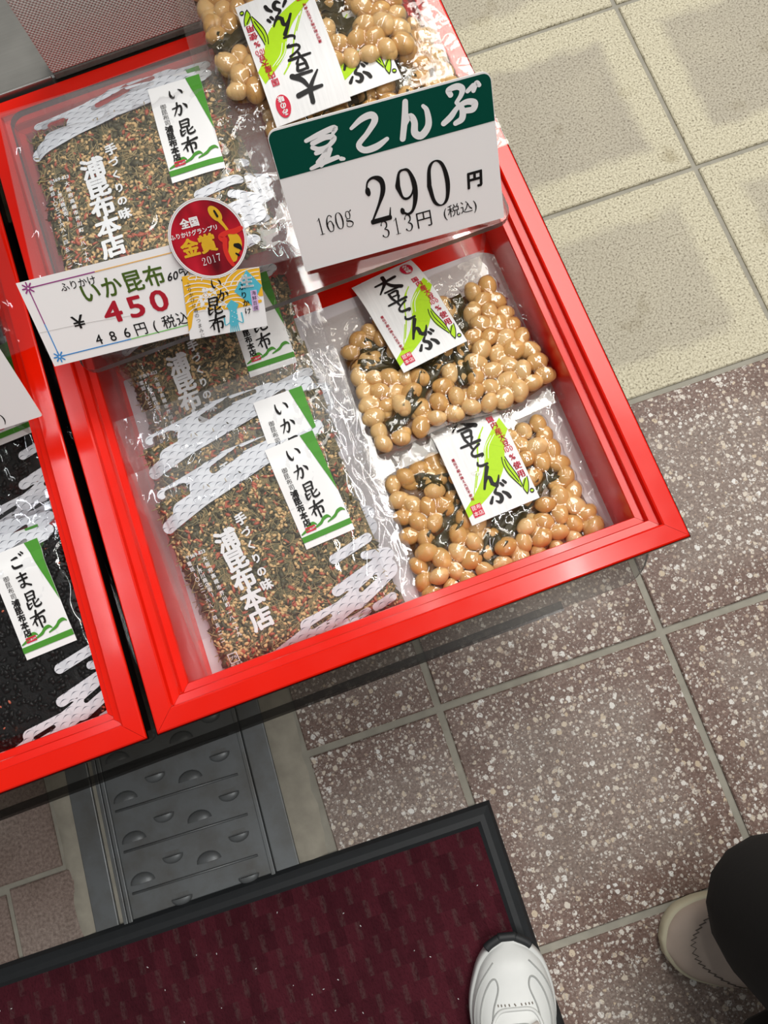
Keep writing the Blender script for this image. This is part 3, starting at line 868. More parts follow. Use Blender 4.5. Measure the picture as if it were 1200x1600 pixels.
def grid_sheet(x0, x1, y0, y1, nx, ny, zf):
    v = []; f = []
    for j in range(ny + 1):
        for i in range(nx + 1):
            x = x0 + (x1 - x0) * i / nx; y = y0 + (y1 - y0) * j / ny
            v.append((x, y, zf(x, y)))
    for j in range(ny):
        for i in range(nx):
            a = j * (nx + 1) + i; f.append((a, a + 1, a + nx + 2, a + nx + 1))
    return v, f

def D_local(zx, zy):
    """print layout, read off the front pack: zoomed picture -> bag coordinates"""
    p = P(150 + zx / 2.4, 560 + zy / 2.4, .410)
    q = Matrix.Rotation(math.radians(-3), 2) @ Vector((p.x + .0825, p.y - .128))
    return q.x, q.y

def cl(c):
    a = D_local(c[0], c[1]); b = D_local(c[2], c[3]); return (a[0], a[1], b[0], b[1], c[4] / 2.4 * .59 / FOC)
CLOUD_UP = capsule_sdf([cl(c) for c in ((262,505,500,365,19), (285,622,640,345,26), (340,560,640,360,36), (395,478,640,330,34), (430,410,800,262,26), (560,340,830,250,22), (612,385,820,268,19), (500,380,700,300,40))],
                       [cl(c) for c in ((285,500,342,476,15), (452,412,545,345,17), (545,345,640,300,9), (690,335,748,290,9))])
CLOUD_LO = capsule_sdf([cl(c) for c in ((886,735,1010,655,19), (895,855,1092,715,20), (965,885,1085,770,40), (905,930,1060,800,34), (780,985,960,890,26), (650,1115,830,975,24), (690,1130,900,975,20), (880,1010,1010,930,14), (1045,915,1105,875,17), (1000,720,1085,705,16))],
                       [cl(c) for c in ((800,992,868,948,8), (985,850,1040,800,9))])
cloud_up = contour(CLOUD_UP, -.10, .10, .0, .11, .0016)
cloud_lo = contour(CLOUD_LO, -.06, .10, -.09, .05, .0016)

def seeds_mesh(name, n, rx, ry, rz, mat, parent, zf, area, kind='seed', lift=.0, bias=None):
    v = []; f = []
    x0, x1, y0, y1 = area
    for _ in range(n):
        for _t in range(8):
            x = RNG.uniform(x0, x1); y = RNG.uniform(y0, y1)
            if bias is None or RNG.random() < bias(x, y): break
        z = zf(x, y)
        if z < .0012: continue
        a = RNG.uniform(0, 2 * PI); t = RNG.uniform(-.4, .4) if kind == 'seed' else RNG.uniform(-.12, .12); s = RNG.uniform(.75, 1.25)
        ca, sa = math.cos(a), math.sin(a); ct, st = math.cos(t), math.sin(t)
        b = len(v)
        if kind == 'seed':      # drop-shaped seed
            loc = [(-rx, 0, 0)]
            for px, k in ((-.45, .85), (.25, 1.0), (.75, .5)):
                for q in range(5):
                    an = 2 * PI * q / 5; loc.append((px * rx, ry * k * math.cos(an), rz * k * math.sin(an)))
            loc.append((rx, 0, 0))
            fs = [(0, 1 + (q + 1) % 5, 1 + q) for q in range(5)]
            for r in range(2):
                for q in range(5): fs.append((1 + r*5 + q, 1 + r*5 + (q+1) % 5, 6 + r*5 + (q+1) % 5, 6 + r*5 + q))
            fs += [(11 + q, 11 + (q + 1) % 5, 16) for q in range(5)]
        elif kind == 'flake':   # crumpled flat bit
            loc = [(rx*math.cos(2*PI*q/6)*RNG.uniform(.6, 1.2), ry*math.sin(2*PI*q/6)*RNG.uniform(.6, 1.2), RNG.uniform(-rz, rz)) for q in range(6)] + [(0, 0, rz * 1.2), (0, 0, -rz)]
            fs = [(q, (q+1) % 6, 6) for q in range(6)] + [((q+1) % 6, q, 7) for q in range(6)]
        else:                   # bent shred
            bend = RNG.uniform(-.6, .6); loc = []
            for q in range(5):
                u = -1 + q * .5; cx, cy = u * rx, bend * rx * (u * u - .4); w = ry * (1 - .5 * abs(u))
                loc += [(cx, cy - w, 0), (cx, cy + w, 0), (cx, cy, rz)]
            fs = []
            for q in range(4):
                for (m, n_) in ((0, 2), (2, 1), (1, 0)): fs.append((q*3+m, q*3+3+m, q*3+3+n_, q*3+n_))
        for lx, ly, lz in loc:
            lx, ly, lz = lx * s, ly * s, lz * s
            lx, lz = lx * ct - lz * st, lx * st + lz * ct
            v.append((x + lx * ca - ly * sa, y + lx * sa + ly * ca, z + lz + lift))
        f += [tuple(i + b for i in q) for q in fs]
    o = mesh(name, v, f, mat, parent, True); tag(o, kind='stuff'); return o

LBL_W, LBL_H = .0425, .0880
def sticker_label(parent, cx, cy, rot, zf, title):
    """white sticker with green corner, brush title, waves and bar"""
    c, s = math.cos(rot), math.sin(rot)
    w, h = LBL_W, LBL_H
    def M2(u, v): x, y = (u - .5) * w, (.5 - v) * h; return (cx + x*c - y*s, cy + x*s + y*c)
    def zz(off): return lambda x, y: max(zf(x, y), FUR_T * .93) + off
    v = []; f = []
    nx, ny = 14, 28
    for j in range(ny + 1):
        for i in range(nx + 1):
            x, y = M2(i / nx, j / ny); v.append((x, y, zz(.0007)(x, y)))
    for j in range(ny):
        for i in range(nx): a = j*(nx+1)+i; f.append((a, a+nx+1, a+nx+2, a+1))
    st = mesh('sticker', v, f, M['paper'], parent, True)
    def build(p, name, mat, off=.0012):
        q = Print(); q.v = [M2(*a) for a in p.v]; q.f = p.f; q.k = p.k; q.k = p.k
        return q.build(name, mat, st, zz(off), 0)
    g = Print()
    # green corner, split so that it follows the curve of the bag
    for k in range(6):
        v0, v1 = k / 6, (k + 1) / 6
        g.outline([(.73 + .27 * v0, .60 * v0), (.73 + .27 * v1, .60 * v1), (1.0, .60 * v1), (1.0, .60 * v0)])
    for k in range(4): g.rect(k / 4, (k + 1) / 4, .885, .940)
    ar = h / w
    for k in range(3):
        x = .17 + k * .30
        pts = [(x - .19, .862 - .01 * k, .012), (x - .02, .838 - .012 * k, .030), (x + .06, .808 - .012 * k, .034), (x + .15, .800 - .012 * k, .030), (x + .205, .822 - .012 * k, .012)]
        g.line([(min(max(a, .02), .99), b, wd) for a, b, wd in pts], 1.0, cap=False)
    build(g, 'green_print', M['green_ink'])
    t = Print()
    for k, (ch, u, vv) in enumerate(zip(title, (.49, .49, .50, .50), (.135, .315, .51, .69))):
        pr = Print(); pr.brush(ch, 0, 0, .158 if ch not in '昆布' else .170, 1.35)
        t.poly([(u + x * ar, vv - y) for x, y in pr.v], pr.f)
    pr = Print(); pr.text('御昆布司', 0, 0, .056, 0, vertical=True, step=1.0); t.poly([(.205 + x * ar, .335 - y) for x, y in pr.v], pr.f)
    pr = Print(); pr.text('浦昆布本店', 0, 0, .073, .042, vertical=True, step=.98); t.poly([(.205 + x * ar, .63 - y) for x, y in pr.v], pr.f)
    build(t, 'lettering', M['black_ink'], .0014)
    r = Print(); r.frame(.13, .33, .815, .862, .012)
    pr = Print(); pr.text('謹製', 0, 0, .036, 0); r.poly([(.23 + x * ar, .838 - y) for x, y in pr.v], pr.f)
    build(r, 'seal_print', M['red_ink'], .0015)
    return st

def make_bag_pack(name, label, cat, group, kind, seed):
    t = empty(name, (0, 0, 0), 0, label, cat, group)
    zf = lambda x, y: film_z(x, y, seed)
    mz = lambda x, y: mound(x, y, seed)
    # filling
    v, f = grid_sheet(-.079, .079, -.078, .078, 64, 64, lambda x, y: mz(x, y) + (.0006 * noise.noise(Vector((x * 260, y * 260, seed))) if mz(x, y) > .001 else 0))
    keep = [q for q in f if max(v[i][2] for i in q) > .0004]
    fill = mesh('filling', v, keep, M['mass'] if kind == 'squid' else M['blackmass'], t, True)
    area = (-.077, .077, -.076, .076)
    clump = lambda x, y: (.25 + 1.6 * max(0, noise.noise(Vector((x * 70, y * 70, seed + 3))))) + (.4 if y < -.04 else 0)
    low = lambda x, y: .55 + .45 * (1 if (y < -.035 or x < -.05 or x > .055) else 0) * 1.0
    if kind == 'squid':
        seeds_mesh('kelp_flakes', 1100, .0046, .0026, .0006, M['greenbit'], t, mz, area, 'flake', .0000)
        seeds_mesh('kelp_shreds', 1000, .0058, .0006, .0006, M['palebit'], t, mz, area, 'shred', .0001)
        seeds_mesh('squid_flakes', 380, .0038, .0015, .0008, M['redbit'], t, mz, area, 'flake', .0002, low)
        seeds_mesh('sesame_seeds', 1150, .0019, .0012, .0008, M['sesame'], t, mz, area, 'seed', .0003, clump)
    else:
        seeds_mesh('kelp_flakes', 900, .0040, .0024, .0009, M['blackmass'], t, mz, area, 'flake', .0003)
        seeds_mesh('sesame_seeds', 90, .0016, .0010, .0006, M['redbit'], t, mz, area, 'seed', .0)
    # bag film, one closed sheet: crinkled top and flat back
    x0, x1, y0, y1 = BAG
    def wr(x, y):
        inset = min(FUR_W / 2 - abs(x), FUR_H / 2 - abs(y))
        amp = .00062 if inset > .012 else .0013
        ed = min(x - x0, x1 - x, y - y0, y1 - y)
        amp *= min(1.0, ed / .008)
        n1 = 1 - abs(noise.noise(Vector((x * 46, y * 30, seed + 5)))); n2 = 1 - abs(noise.noise(Vector((x * 90 + 7, y * 70, seed + 9))))
        crease = max(0.0, n1 - .86) * 7
        return zf(x, y) + amp * (n2 * .6 + crease * 1.3) + (.0004 if inset > 0 else 0)
    v, f = grid_sheet(x0, x1, y0, y1, 74, 72, wr)
    nv = len(v); v2, f2 = grid_sheet(x0, x1, y0, y1, 1, 1, lambda x, y: .0001)
    mesh('bag_film', v + v2, f + [tuple(i + nv for i in q)[::-1] for q in f2], M['film'] if kind == 'squid' else M['film_dark'], t, True)
    # printed clouds and white lettering on the film
    up = lambda off: (lambda x, y: zf(x, y) + off)
    pr = Print(); pr.v = list(cloud_up.v); pr.f = list(cloud_up.f); pr.build('cloud_print', M['cloud'], t, up(.0011))
    pr = Print(); pr.v = list(cloud_lo.v); pr.f = list(cloud_lo.f); pr.build('cloud_print', M['cloud'], t, up(.0011))
    pr = Print()
    a = Vector(D_local(495, 668)); b = Vector(D_local(610, 958))
    for k, ch in enumerate('浦昆布本店'):
        p = a.lerp(b, k / 4); pr.text(ch, p.x, p.y, .0185, .042, rot=math.radians(3), sx=1.05)
    a = Vector(D_local(548, 590)); b = Vector(D_local(634, 830))
    for k, ch in enumerate('手づくりの味'):
        p = a.lerp(b, k / 5); pr.text(ch, p.x, p.y, .0098 if k in (0, 5) else .0082, .042, rot=math.radians(6))
    pr.build('logo_lettering', M['wprint'], t, up(.0013))
    pr = Print()
    p = D_local(378, 720); pr.text('〒569-1123', p[0], p[1], .0040, .022)
    for st, (q0, q1) in (('大阪府高槻市芥川町', ((412, 735), (487, 905))), ('一八一十九', ((492, 935), (525, 1015))), ('(芥川商店街)', ((385, 765), (432, 865))), ('電話(〇七二)六八一', ((355, 755), (430, 930))), ('四五二二', ((437, 955), (462, 1040)))):
        a = Vector(D_local(*q0)); b = Vector(D_local(*q1))
        for k, ch in enumerate(st):
            p = a.lerp(b, k / (len(st) - 1)); pr.text(ch, p.x, p.y, .0040, .022)
    p = D_local(500, 1108); pr.frame(p[0] - .0042, p[0] + .0042, p[1] - .0042, p[1] + .0042, .0008); pr.text('プラ', p[0], p[1], .0034, .022)
    p = D_local(512, 1135); pr.text('PE.PA', p[0], p[1], .0042, .022)
    pr.build('address_lettering', M['wprint'], t, up(.0013))
    c = Vector(D_local(848, 522))
    if kind == 'squid': sticker_label(t, .0435, .0385, 0.0, up(.0006), 'いか昆布')
    else: sticker_label(t, .0400, .0385, 0.0, up(.0006), 'ごま昆布')
    return t

def place(o, x, y, z, rz=0.0, tx=0.0, ty=0.0):
    """put a pack with its centre at x, y and its lower face at z; tx tips the top end up"""
    o.location = (x, y, z)
    o.rotation_mode = 'XYZ'
    o.rotation_euler = (math.radians(tx), math.radians(ty), math.radians(rz))

G1 = 'squid kelp seasoning packs'
base = TFLOOR + .0016
def zc(slope, below): return base + math.tan(math.radians(slope)) * below
pk_d = make_bag_pack('seasoning_pack', 'squid kelp seasoning pack nearest the front rim, fully visible, lying on others', 'food pack', G1, 'squid', 1.3)
place(pk_d, -.0825, .1255, zc(11.5, .088), 3.0, 11.5)
pk_c = copy_tree(pk_d); pk_c['label'] = 'squid kelp seasoning pack half covered by the front pack, second from front'
place(pk_c, -.0835, .1690, zc(11.5, .088) + .0004, -.5, 11.5)
pk_b = copy_tree(pk_d); pk_b['label'] = 'squid kelp seasoning pack tucked under the acrylic riser below the price card'
place(pk_b, -.0800, .2880, zc(6.5, .088), -1.5, 6.5)
pk_a = make_bag_pack('seasoning_pack', 'squid kelp seasoning pack on the clear riser beside the red medal', 'food pack', G1, 'squid', 4.1)
place(pk_a, -.0775, .4110, RZ + .0095, -3.5, 1.5)
pk_a2 = copy_tree(pk_d); pk_a2['label'] = 'squid kelp seasoning pack underneath the one on the clear riser'
place(pk_a2, -.0700, .4250, RZ + .0006, 0.5, 0)
G2 = 'black sesame kelp packs'
pk_g = make_bag_pack('black_kelp_pack', 'black sesame kelp pack at the front of the left tray with white label', 'food pack', G2, 'sesame', 2.2)
place(pk_g, -.3170, .1190, zc(11.5, .088) + .0068, 2.0, 11.5)
pk_g2 = copy_tree(pk_g); pk_g2['label'] = 'black sesame kelp pack just behind the front one in left tray'
place(pk_g2, -.3190, .1340, zc(11.5, .088), 0.5, 11.5)
pk_g3 = copy_tree(pk_g); pk_g3['label'] = 'black sesame kelp pack third from front in left tray'
place(pk_g3, -.3080, .3080, zc(5, .088), 2.5, 5)
pk_g4 = copy_tree(pk_g); pk_g4['label'] = 'black sesame kelp pack lying on the left clear riser'
place(pk_g4, -.3000, .4100, RZ + .0006, 2.0, 0)

# ------------------------------------------------------------------ packs: soybeans with kelp
BW, BH = .158, .121
BBAG = (-.098, .095, -.074, .086)
bean_me = []
for q in range(3):
    bm = bmesh.new(); bmesh.ops.create_icosphere(bm, subdivisions=3, radius=1.0)
    for v in bm.verts:
        x, y, z = v.co
        k = 1.0 + .05 * noise.noise(Vector((x * 1.5 + q * 4, y * 1.5, z * 1.5)))
        v.co = Vector((x * .0093 * k, (y * (1 - .08 * x * x) - .10 * (q == 1) * x * x) * .0072 * k, z * .0068 * k))
    me = bpy.data.meshes.new('bean'); bm.to_mesh(me); bm.free()
    me.polygons.foreach_set('use_smooth', [True] * len(me.polygons)); me.materials.append(M['bean']); bean_me.append(me)

LW, LH = .0600, .1060
def bean_label(parent, cx, cy, rot, zf):
    c, s = math.cos(rot), math.sin(rot); ar = LH / LW
    def M2(u, v): x, y = (u - .5) * LW, (.5 - v) * LH; return (cx + x*c - y*s, cy + x*s + y*c)
    v = []; f = []; nx, ny = 6, 14
    for j in range(ny + 1):
        for i in range(nx + 1):
            x, y = M2(i / nx, j / ny); v.append((x, y, zf(x, y)))
    n0 = len(v)
    v += [(x, y, z - .0004) for x, y, z in v]
    for j in range(ny):
        for i in range(nx):
            a = j*(nx+1)+i; f.append((a, a+nx+1, a+nx+2, a+1)); f.append((n0+a, n0+a+1, n0+a+nx+2, n0+a+nx+1))
    st = mesh('paper_label', v, f, M['washi'], parent, True)
    def build(p, name, mat, off):
        q = Print(); q.v = [M2(*a) for a in p.v]; q.f = p.f; q.k = p.k; return q.build(name, mat, st, zf, off)
    def put(p, pr, u, vv): p.poly([(u + x * ar, vv - y) for x, y in pr.v], pr.f)
    g = Print()
    lft = catmull([(.96, .29), (.74, .385), (.58, .48), (.51, .58), (.38, .69), (.19, .79), (.0, .868)], 5)
    rgt = catmull([(1.0, .40), (.90, .47), (.82, .57), (.74, .66), (.60, .75), (.40, .83), (.0, .935)], 5)
    for k in range(len(lft) - 1): g.outline([tuple(lft[k]), tuple(rgt[k]), tuple(rgt[k + 1]), tuple(lft[k + 1])])
    for pts in ([(.70, .31, .012), (.55, .40, .015), (.47, .50, .02)], [(.62, .36, .012), (.50, .46, .015), (.40, .60, .015), (.26, .74, .012)], [(.36, .62, .01), (.20, .78, .01)]):
        g.line(pts, 1.0, cap=False, per=8)
    g.v = [(min(max(a, 0.0), 1.0), min(max(b, 0.0), 1.0)) for a, b in g.v]
    build(g, 'green_brush_print', M['lime_ink'], .0002)
    wl = Print()
    for o_ in (.0, .05, .10): wl.line([(.80 - o_, .40, .005), (.66 - o_, .47, .008), (.585 - o_, .56, .006)], 1.0)
    build(wl, 'white_streaks', M['paper'], .0003)
    k = Print()
    for x, y, rx in ((.795, .615, .06),):
        k.line([(.775, .60, .05), (.770, .65, .085), (.785, .72, .10), (.815, .78, .085), (.845, .86, .03)], 1.0)
    k.line([(.945, .825, .03), (.915, .85, .07), (.885, .885, .07), (.872, .925, .03)], 1.0); k.ellipse(.945, .925, .024, .024 / ar)
    kb = Print()
    for pts in ([(.755, .595), (.735, .65), (.742, .72), (.78, .79), (.835, .865)], [(.80, .60), (.812, .65), (.835, .72), (.855, .79), (.855, .87)], [(.778, .62), (.775, .68), (.80, .75), (.83, .82)],
                [(.965, .81), (.945, .86), (.90, .915), (.868, .935)], [(.93, .82), (.88, .855), (.85, .885), (.868, .935)]): kb.line(pts, .011)
    kb.poly(*ribbon([(.945 + .026 * math.cos(t * PI / 8), .925 + .026 / ar * math.sin(t * PI / 8), .010) for t in range(16)], closed=True, per=2))
    build(k, 'leaf_print', M['lime_ink'], .0003)
    t = Print()
    for ch, u, vv, sz, w_ in (('大', .45, .165, .225, 1.2), ('豆', .445, .335, .175, 1.2), ('と', .46, .455, .135, 1.2), ('こ', .475, .55, .125, 1.25), ('ん', .49, .70, .180, 1.2), ('ぶ', .51, .838, .185, 1.15)):
        pr = Print(); pr.brush(ch, 0, 0, sz, w_, rot=-.08); put(t, pr, u, vv)
    t.poly(kb.v, kb.f)
    build(t, 'lettering', M['black_ink'], .0005)
    r = Print()
    for ch, u, vv in zip('国内産大豆', (.835, .85, .865, .882, .89), (.275, .333, .392, .447, .503)):
        pr = Print(); pr.text(ch, 0, 0, .058, .022); put(r, pr, u, vv)
    pr = Print(); pr.text('100', 0, 0, .058, .0, sx=.9); put(r, pr, .893, .553)
    for ch, u, vv in zip('%使用', (.893, .905, .908), (.622, .70, .772)):
        pr = Print(); pr.text(ch, 0, 0, .064, .022); put(r, pr, u, vv)
    r2 = Print()
    for kx, ch in enumerate('遺伝子組み換え大豆不使用'):
        pr = Print(); pr.text(ch, 0, 0, .028, .022); put(r2, pr, .128 + .002 * kx, .47 + kx * .031)
    build(r, 'red_lettering', M['red_ink'], .0006); build(r2, 'small_red_lettering', M['red_ink'], .0006)
    build(Print().ellipse(.835, .105, .092, .075), 'oval_seal', M['red_ink'], .0006)
    build(Print().rect(.075, .225, .858, .955), 'square_seal', M['red_ink'], .0006)
    w = Print()
    for ch, u, vv in zip('みの味', (.835, .835, .838), (.062, .105, .150)):
        pr = Print(); pr.text(ch, 0, 0, .046, .042); put(w, pr, u, vv)
    build(w, 'oval_lettering', M['paper'], .0008); w = Print()
    for ch, u, vv in zip('昆布本店', (.115, .185, .115, .185), (.882, .882, .93, .93)):
        pr = Print(); pr.text(ch, 0, 0, .040, 0); put(w, pr, u, vv)
    build(w, 'seal_lettering', M['paper'], .0008)
    return st

def make_bean_pack(label, seed, skew=0.0, lab=(.008, .035, 0.0), nb=97, bend=None):
    rs = np.random.RandomState(seed); rng = random.Random(seed)
    t = empty('bean_pack', (0, 0, 0), 0, label, 'food pack', 'soybean and kelp packs')
    hw, hh = BW / 2 - .0085, BH / 2 - .0080
    pts = np.stack([rs.uniform(-hw, hw, nb), rs.uniform(-hh, hh, nb)], 1)
    for it in range(160):
        d = pts[:, None] - pts[None]; r = np.hypot(d[..., 0], d[..., 1]) + np.eye(nb)
        F = np.clip(.0156 - r, 0, None) / r
        np.fill_diagonal(F, 0)
        pts += .35 * (d * F[..., None]).sum(1)
        pts[:, 0] = np.clip(pts[:, 0], -hw, hw); pts[:, 1] = np.clip(pts[:, 1], -hh, hh)
    def warp(x, y):   # uneven outline of the squeezed bag
        k = 1 - .06 * (x / hw) ** 2
        return x * (1 - .05 * (y / hh)), y * k + .003 * math.sin(x * 60 + seed) + skew * x
    beans = []
    for i, (x, y) in enumerate(pts):
        x, y = warp(x, y)
        ed = min(hw - abs(x), hh - abs(y)); z = .0080 + .0030 * min(1, max(0, ed / .02)) + rng.uniform(-.002, .002)
        beans.append((x, y, z, rng.uniform(.92, 1.14)))
    # kelp strips winding through gaps between the beans
    kelps = []
    for q in range(4):
        a = rng.uniform(0, 2 * PI); L = rng.uniform(.05, .09); cx, cy = rng.uniform(-hw * .7, hw * .7), rng.uniform(-hh * .9, hh * .5)
        b = rng.uniform(-1, 1); n = 17; wv = rng.uniform(.0050, .0080); path = []
        for i in range(n):
            u = (i / (n - 1) - .5) * L; wgl = b * .012 * math.sin(u * 55)
            px = cx + u * math.cos(a) - wgl * math.sin(a); py = cy + u * math.sin(a) + wgl * math.cos(a)
            path.append((min(max(px, -hw - .002), hw + .002), min(max(py, -hh - .001), hh + .001)))
        kelps.append((path, wv))
    beans = [b_ for b_ in beans if min(math.hypot(b_[0] - px, b_[1] - py) for path, wv in kelps for px, py in path) > .0062]
    low = []
    for i in range(34):
        x, y = warp(rng.uniform(-hw, hw), rng.uniform(-hh, hh)); low.append((x, y, .0060, 1.0))
    for (x, y, z, s) in beans + low:
        o = bpy.data.objects.new('bean', bean_me[rng.randrange(3)]); COL.objects.link(o); o.parent = t
        o.location = (x, y, z); o.rotation_euler = (rng.uniform(-.35, .35), rng.uniform(-.35, .35), rng.uniform(0, 2 * PI)); o.scale = (s, s, s)
    # heightfield of the vacuum film stretched over the beans
    x0, x1, y0, y1 = BBAG; nx, ny = 132, 108
    X, Y = np.meshgrid(np.linspace(x0, x1, nx + 1), np.linspace(y0, y1, ny + 1))
    H = np.full(X.shape, .0012)
    for (x, y, z, s) in beans + low:
        r2 = ((X - x) ** 2 + (Y - y) ** 2) / (.0082 * s) ** 2
        H = np.maximum(H, np.where(r2 < 1, z + .0068 * s * np.sqrt(np.clip(1 - r2, 0, 1)), 0))
    def samp(A, x, y):
        i = (x - x0) / (x1 - x0) * nx; j = (y - y0) / (y1 - y0) * ny
        i0 = int(min(max(i, 0), nx - 1)); j0 = int(min(max(j, 0), ny - 1)); fi, fj = min(max(i - i0, 0), 1), min(max(j - j0, 0), 1)
        return A[j0, i0]*(1-fi)*(1-fj) + A[j0, i0+1]*fi*(1-fj) + A[j0+1, i0]*(1-fi)*fj + A[j0+1, i0+1]*fi*fj
    def blur(A, n):
        for _ in range(n):
            B = np.pad(A, 1, mode='edge'); A = (B[:-2, 1:-1] + B[2:, 1:-1] + B[1:-1, :-2] + B[1:-1, 2:] + 4 * B[1:-1, 1:-1]) / 8
        return A
    Hs = np.maximum(blur(H, 10), .0085)
    for path, wv in kelps:
        v = []; f = []
        for i, (px, py) in enumerate(path):
            q0 = Vector(path[max(i - 1, 0)]); q1 = Vector(path[min(i + 1, len(path) - 1)]); tn = (q1 - q0).normalized(); nn = Vector((-tn.y, tn.x))
            ww = wv * (1 + .25 * math.sin(i * 1.3))
            for e in (-1, -.33, .33, 1):
                x, y = px + nn.x * ww * e, py + nn.y * ww * e
                v.append((x, y, max(.006, samp(Hs, x, y) - .0005 + .0022 * abs(e) + .0012 * math.sin(i * 1.9 + e * 2))))
            if i:
                for k in range(3): a = (i-1)*4+k; f.append((a, a+4, a+5, a+1))
        o = mesh('kelp_strip', v, f, M['kelp'], t, True)
        o.modifiers.new('thick', 'SOLIDIFY').thickness = .0007
    v, f = grid_sheet(-BW / 2 + .002, BW / 2 - .002, -BH / 2 + .002, BH / 2 - .002, 40, 30, lambda x, y: min(.0048, .0006 + .35 * max(0, min(BW / 2 - abs(x), BH / 2 - abs(y)) - .002)))
    mesh('broth', [(warp(a, b)[0], warp(a, b)[1], c) for a, b, c in v], f, M['broth'], t, True)
    # film: tight over the beans, crinkled with sharp creases
    KH = np.zeros_like(H)
    for path, wv in kelps:
        for (px, py) in path:
            r2 = ((X - px) ** 2 + (Y - py) ** 2) / (wv * 1.3) ** 2
            KH = np.maximum(KH, np.where(r2 < 1, Hs + .0032, 0))
    H = np.maximum(H, KH)
    F = np.maximum(blur(H, 10), H + .0004); F = np.maximum(blur(F, 3), H + .0003)
    Z = np.zeros_like(F)
    for j in range(ny + 1):
        for i in range(nx + 1):
            x, y = X[j, i], Y[j, i]
            ins = min(hw + .005 - abs(x), hh + .005 - abs(y)); ed = min(x - x0, x1 - x, y - y0, y1 - y)
            n1 = 1 - abs(noise.noise(Vector((x * 62, y * 62, seed * 1.7)))); n2 = 1 - abs(noise.noise(Vector((x * 130 + 3, y * 130, seed + .5))))
            n3 = 1 - abs(noise.noise(Vector((x * 210, y * 210, seed + 9.5)))); cr = max(0, n1 - .78) * 4.5 + .35 * max(0, n3 - .75) * 4; c2 = max(0, n2 - .8) * 5
            amp = .0015 if ins > 0 else .0016 * min(1, ed / .007)
            Z[j, i] = max(F[j, i], .0012) + amp * (cr + .35 * c2) * (1 if ed > 0 else 0)
    v = [(X[j, i], Y[j, i], Z[j, i]) for j in range(ny + 1) for i in range(nx + 1)]
    f = [(j*(nx+1)+i, j*(nx+1)+i+1, (j+1)*(nx+1)+i+1, (j+1)*(nx+1)+i) for j in range(ny) for i in range(nx)]
    nv = len(v); v += [(x0, y0, .0001), (x1, y0, .0001), (x1, y1, .0001), (x0, y1, .0001)]; f.append((nv + 3, nv + 2, nv + 1, nv))
    mesh('bag_film', v, f, M['film_beans'], t, True)
    top = float(np.percentile(Z[(np.abs(X) < .05) & (np.abs(Y) < .045)], 99.0)) + .0006
    def lz(x, y):
        over = max(0.0, y - (hh + .001))
        if bend is None: return top - 6.0 * over * over - .0006 * (x / .03) ** 2
        s = float(smooth01((y - bend) / .017)); return .0035 + (top - .0035) * (1 - s) - .0006 * (x / .03) ** 2
    bean_label(t, lab[0], lab[1], math.radians(lab[2]), lz)
    return t

bp_h = make_bean_pack('soybean and kelp pack nearest the front rim on the right side', 21, 0.0, (.0085, .0405, 1.5), bend=.064)
place(bp_h, .0930, .1050, base, 1.0, 1.0)
bp_g = make_bean_pack('soybean and kelp pack in the middle, just before the green price sign', 34, -.03, (-.0085, .0505, 4.0))
place(bp_g, .1005, .2345, base + .0118, 3.0, -6.0)
bp_e = make_bean_pack('soybean and kelp pack with upside down label on riser behind sign', 55, 0.0, (.018, .0405, 2.5))
place(bp_e, .0860, .5050, RZ + .016, 180 - 4.0, 0)
bp_f = make_bean_pack('soybean and kelp pack lying beneath the upside down one on riser', 77, 0.0, (.0040, .0500, 0))
place(bp_f, .1040, .4230, RZ + .0006, 1.0, 0)

# ------------------------------------------------------------------ price cards
class Plane:
    """a card's own plane: origin, axis along its width, axis up its height"""
    def __init__(self, o, e1, e2):
        self.o = Vector(o); self.e1 = Vector(e1).normalized()
        e2 = Vector(e2); self.e2 = (e2 - e2.dot(self.e1) * self.e1).normalized(); self.e3 = self.e1.cross(self.e2)
    def matrix(self):
        m = Matrix((self.e1, self.e2, self.e3)).transposed().to_4x4(); m.translation = self.o; return m
    def uv(self, px, py, off=0.0):
        d = CAM_F + (px - 600) / FOC * CAM_R + (py - 800) / FOC * CAM_D
        c = Vector((0, 0, CAM_H)); t = (self.o + self.e3 * off - c).dot(self.e3) / d.dot(self.e3)
        q = c + d * t - self.o
        return q.dot(self.e1), q.dot(self.e2)

def card_root(name, pl, label, group='price cards'):
    o = empty(name, label=label, cat='price card', group=group); o.matrix_world = pl.matrix(); return o

def slab(name, outline, z0, z1, mat, parent):
    v, f = prism(outline, z0, z1); return mesh(name, v, f, mat, parent)

def struts(mb, parent):
    for k in range(0, len(mb.v), 6):
        o = mesh('clear_strut', mb.v[k:k + 6], [(0, 1, 3, 2), (2, 3, 5, 4)], M['acrylic'], parent); o.modifiers.new('thick', 'SOLIDIFY').thickness = .0010

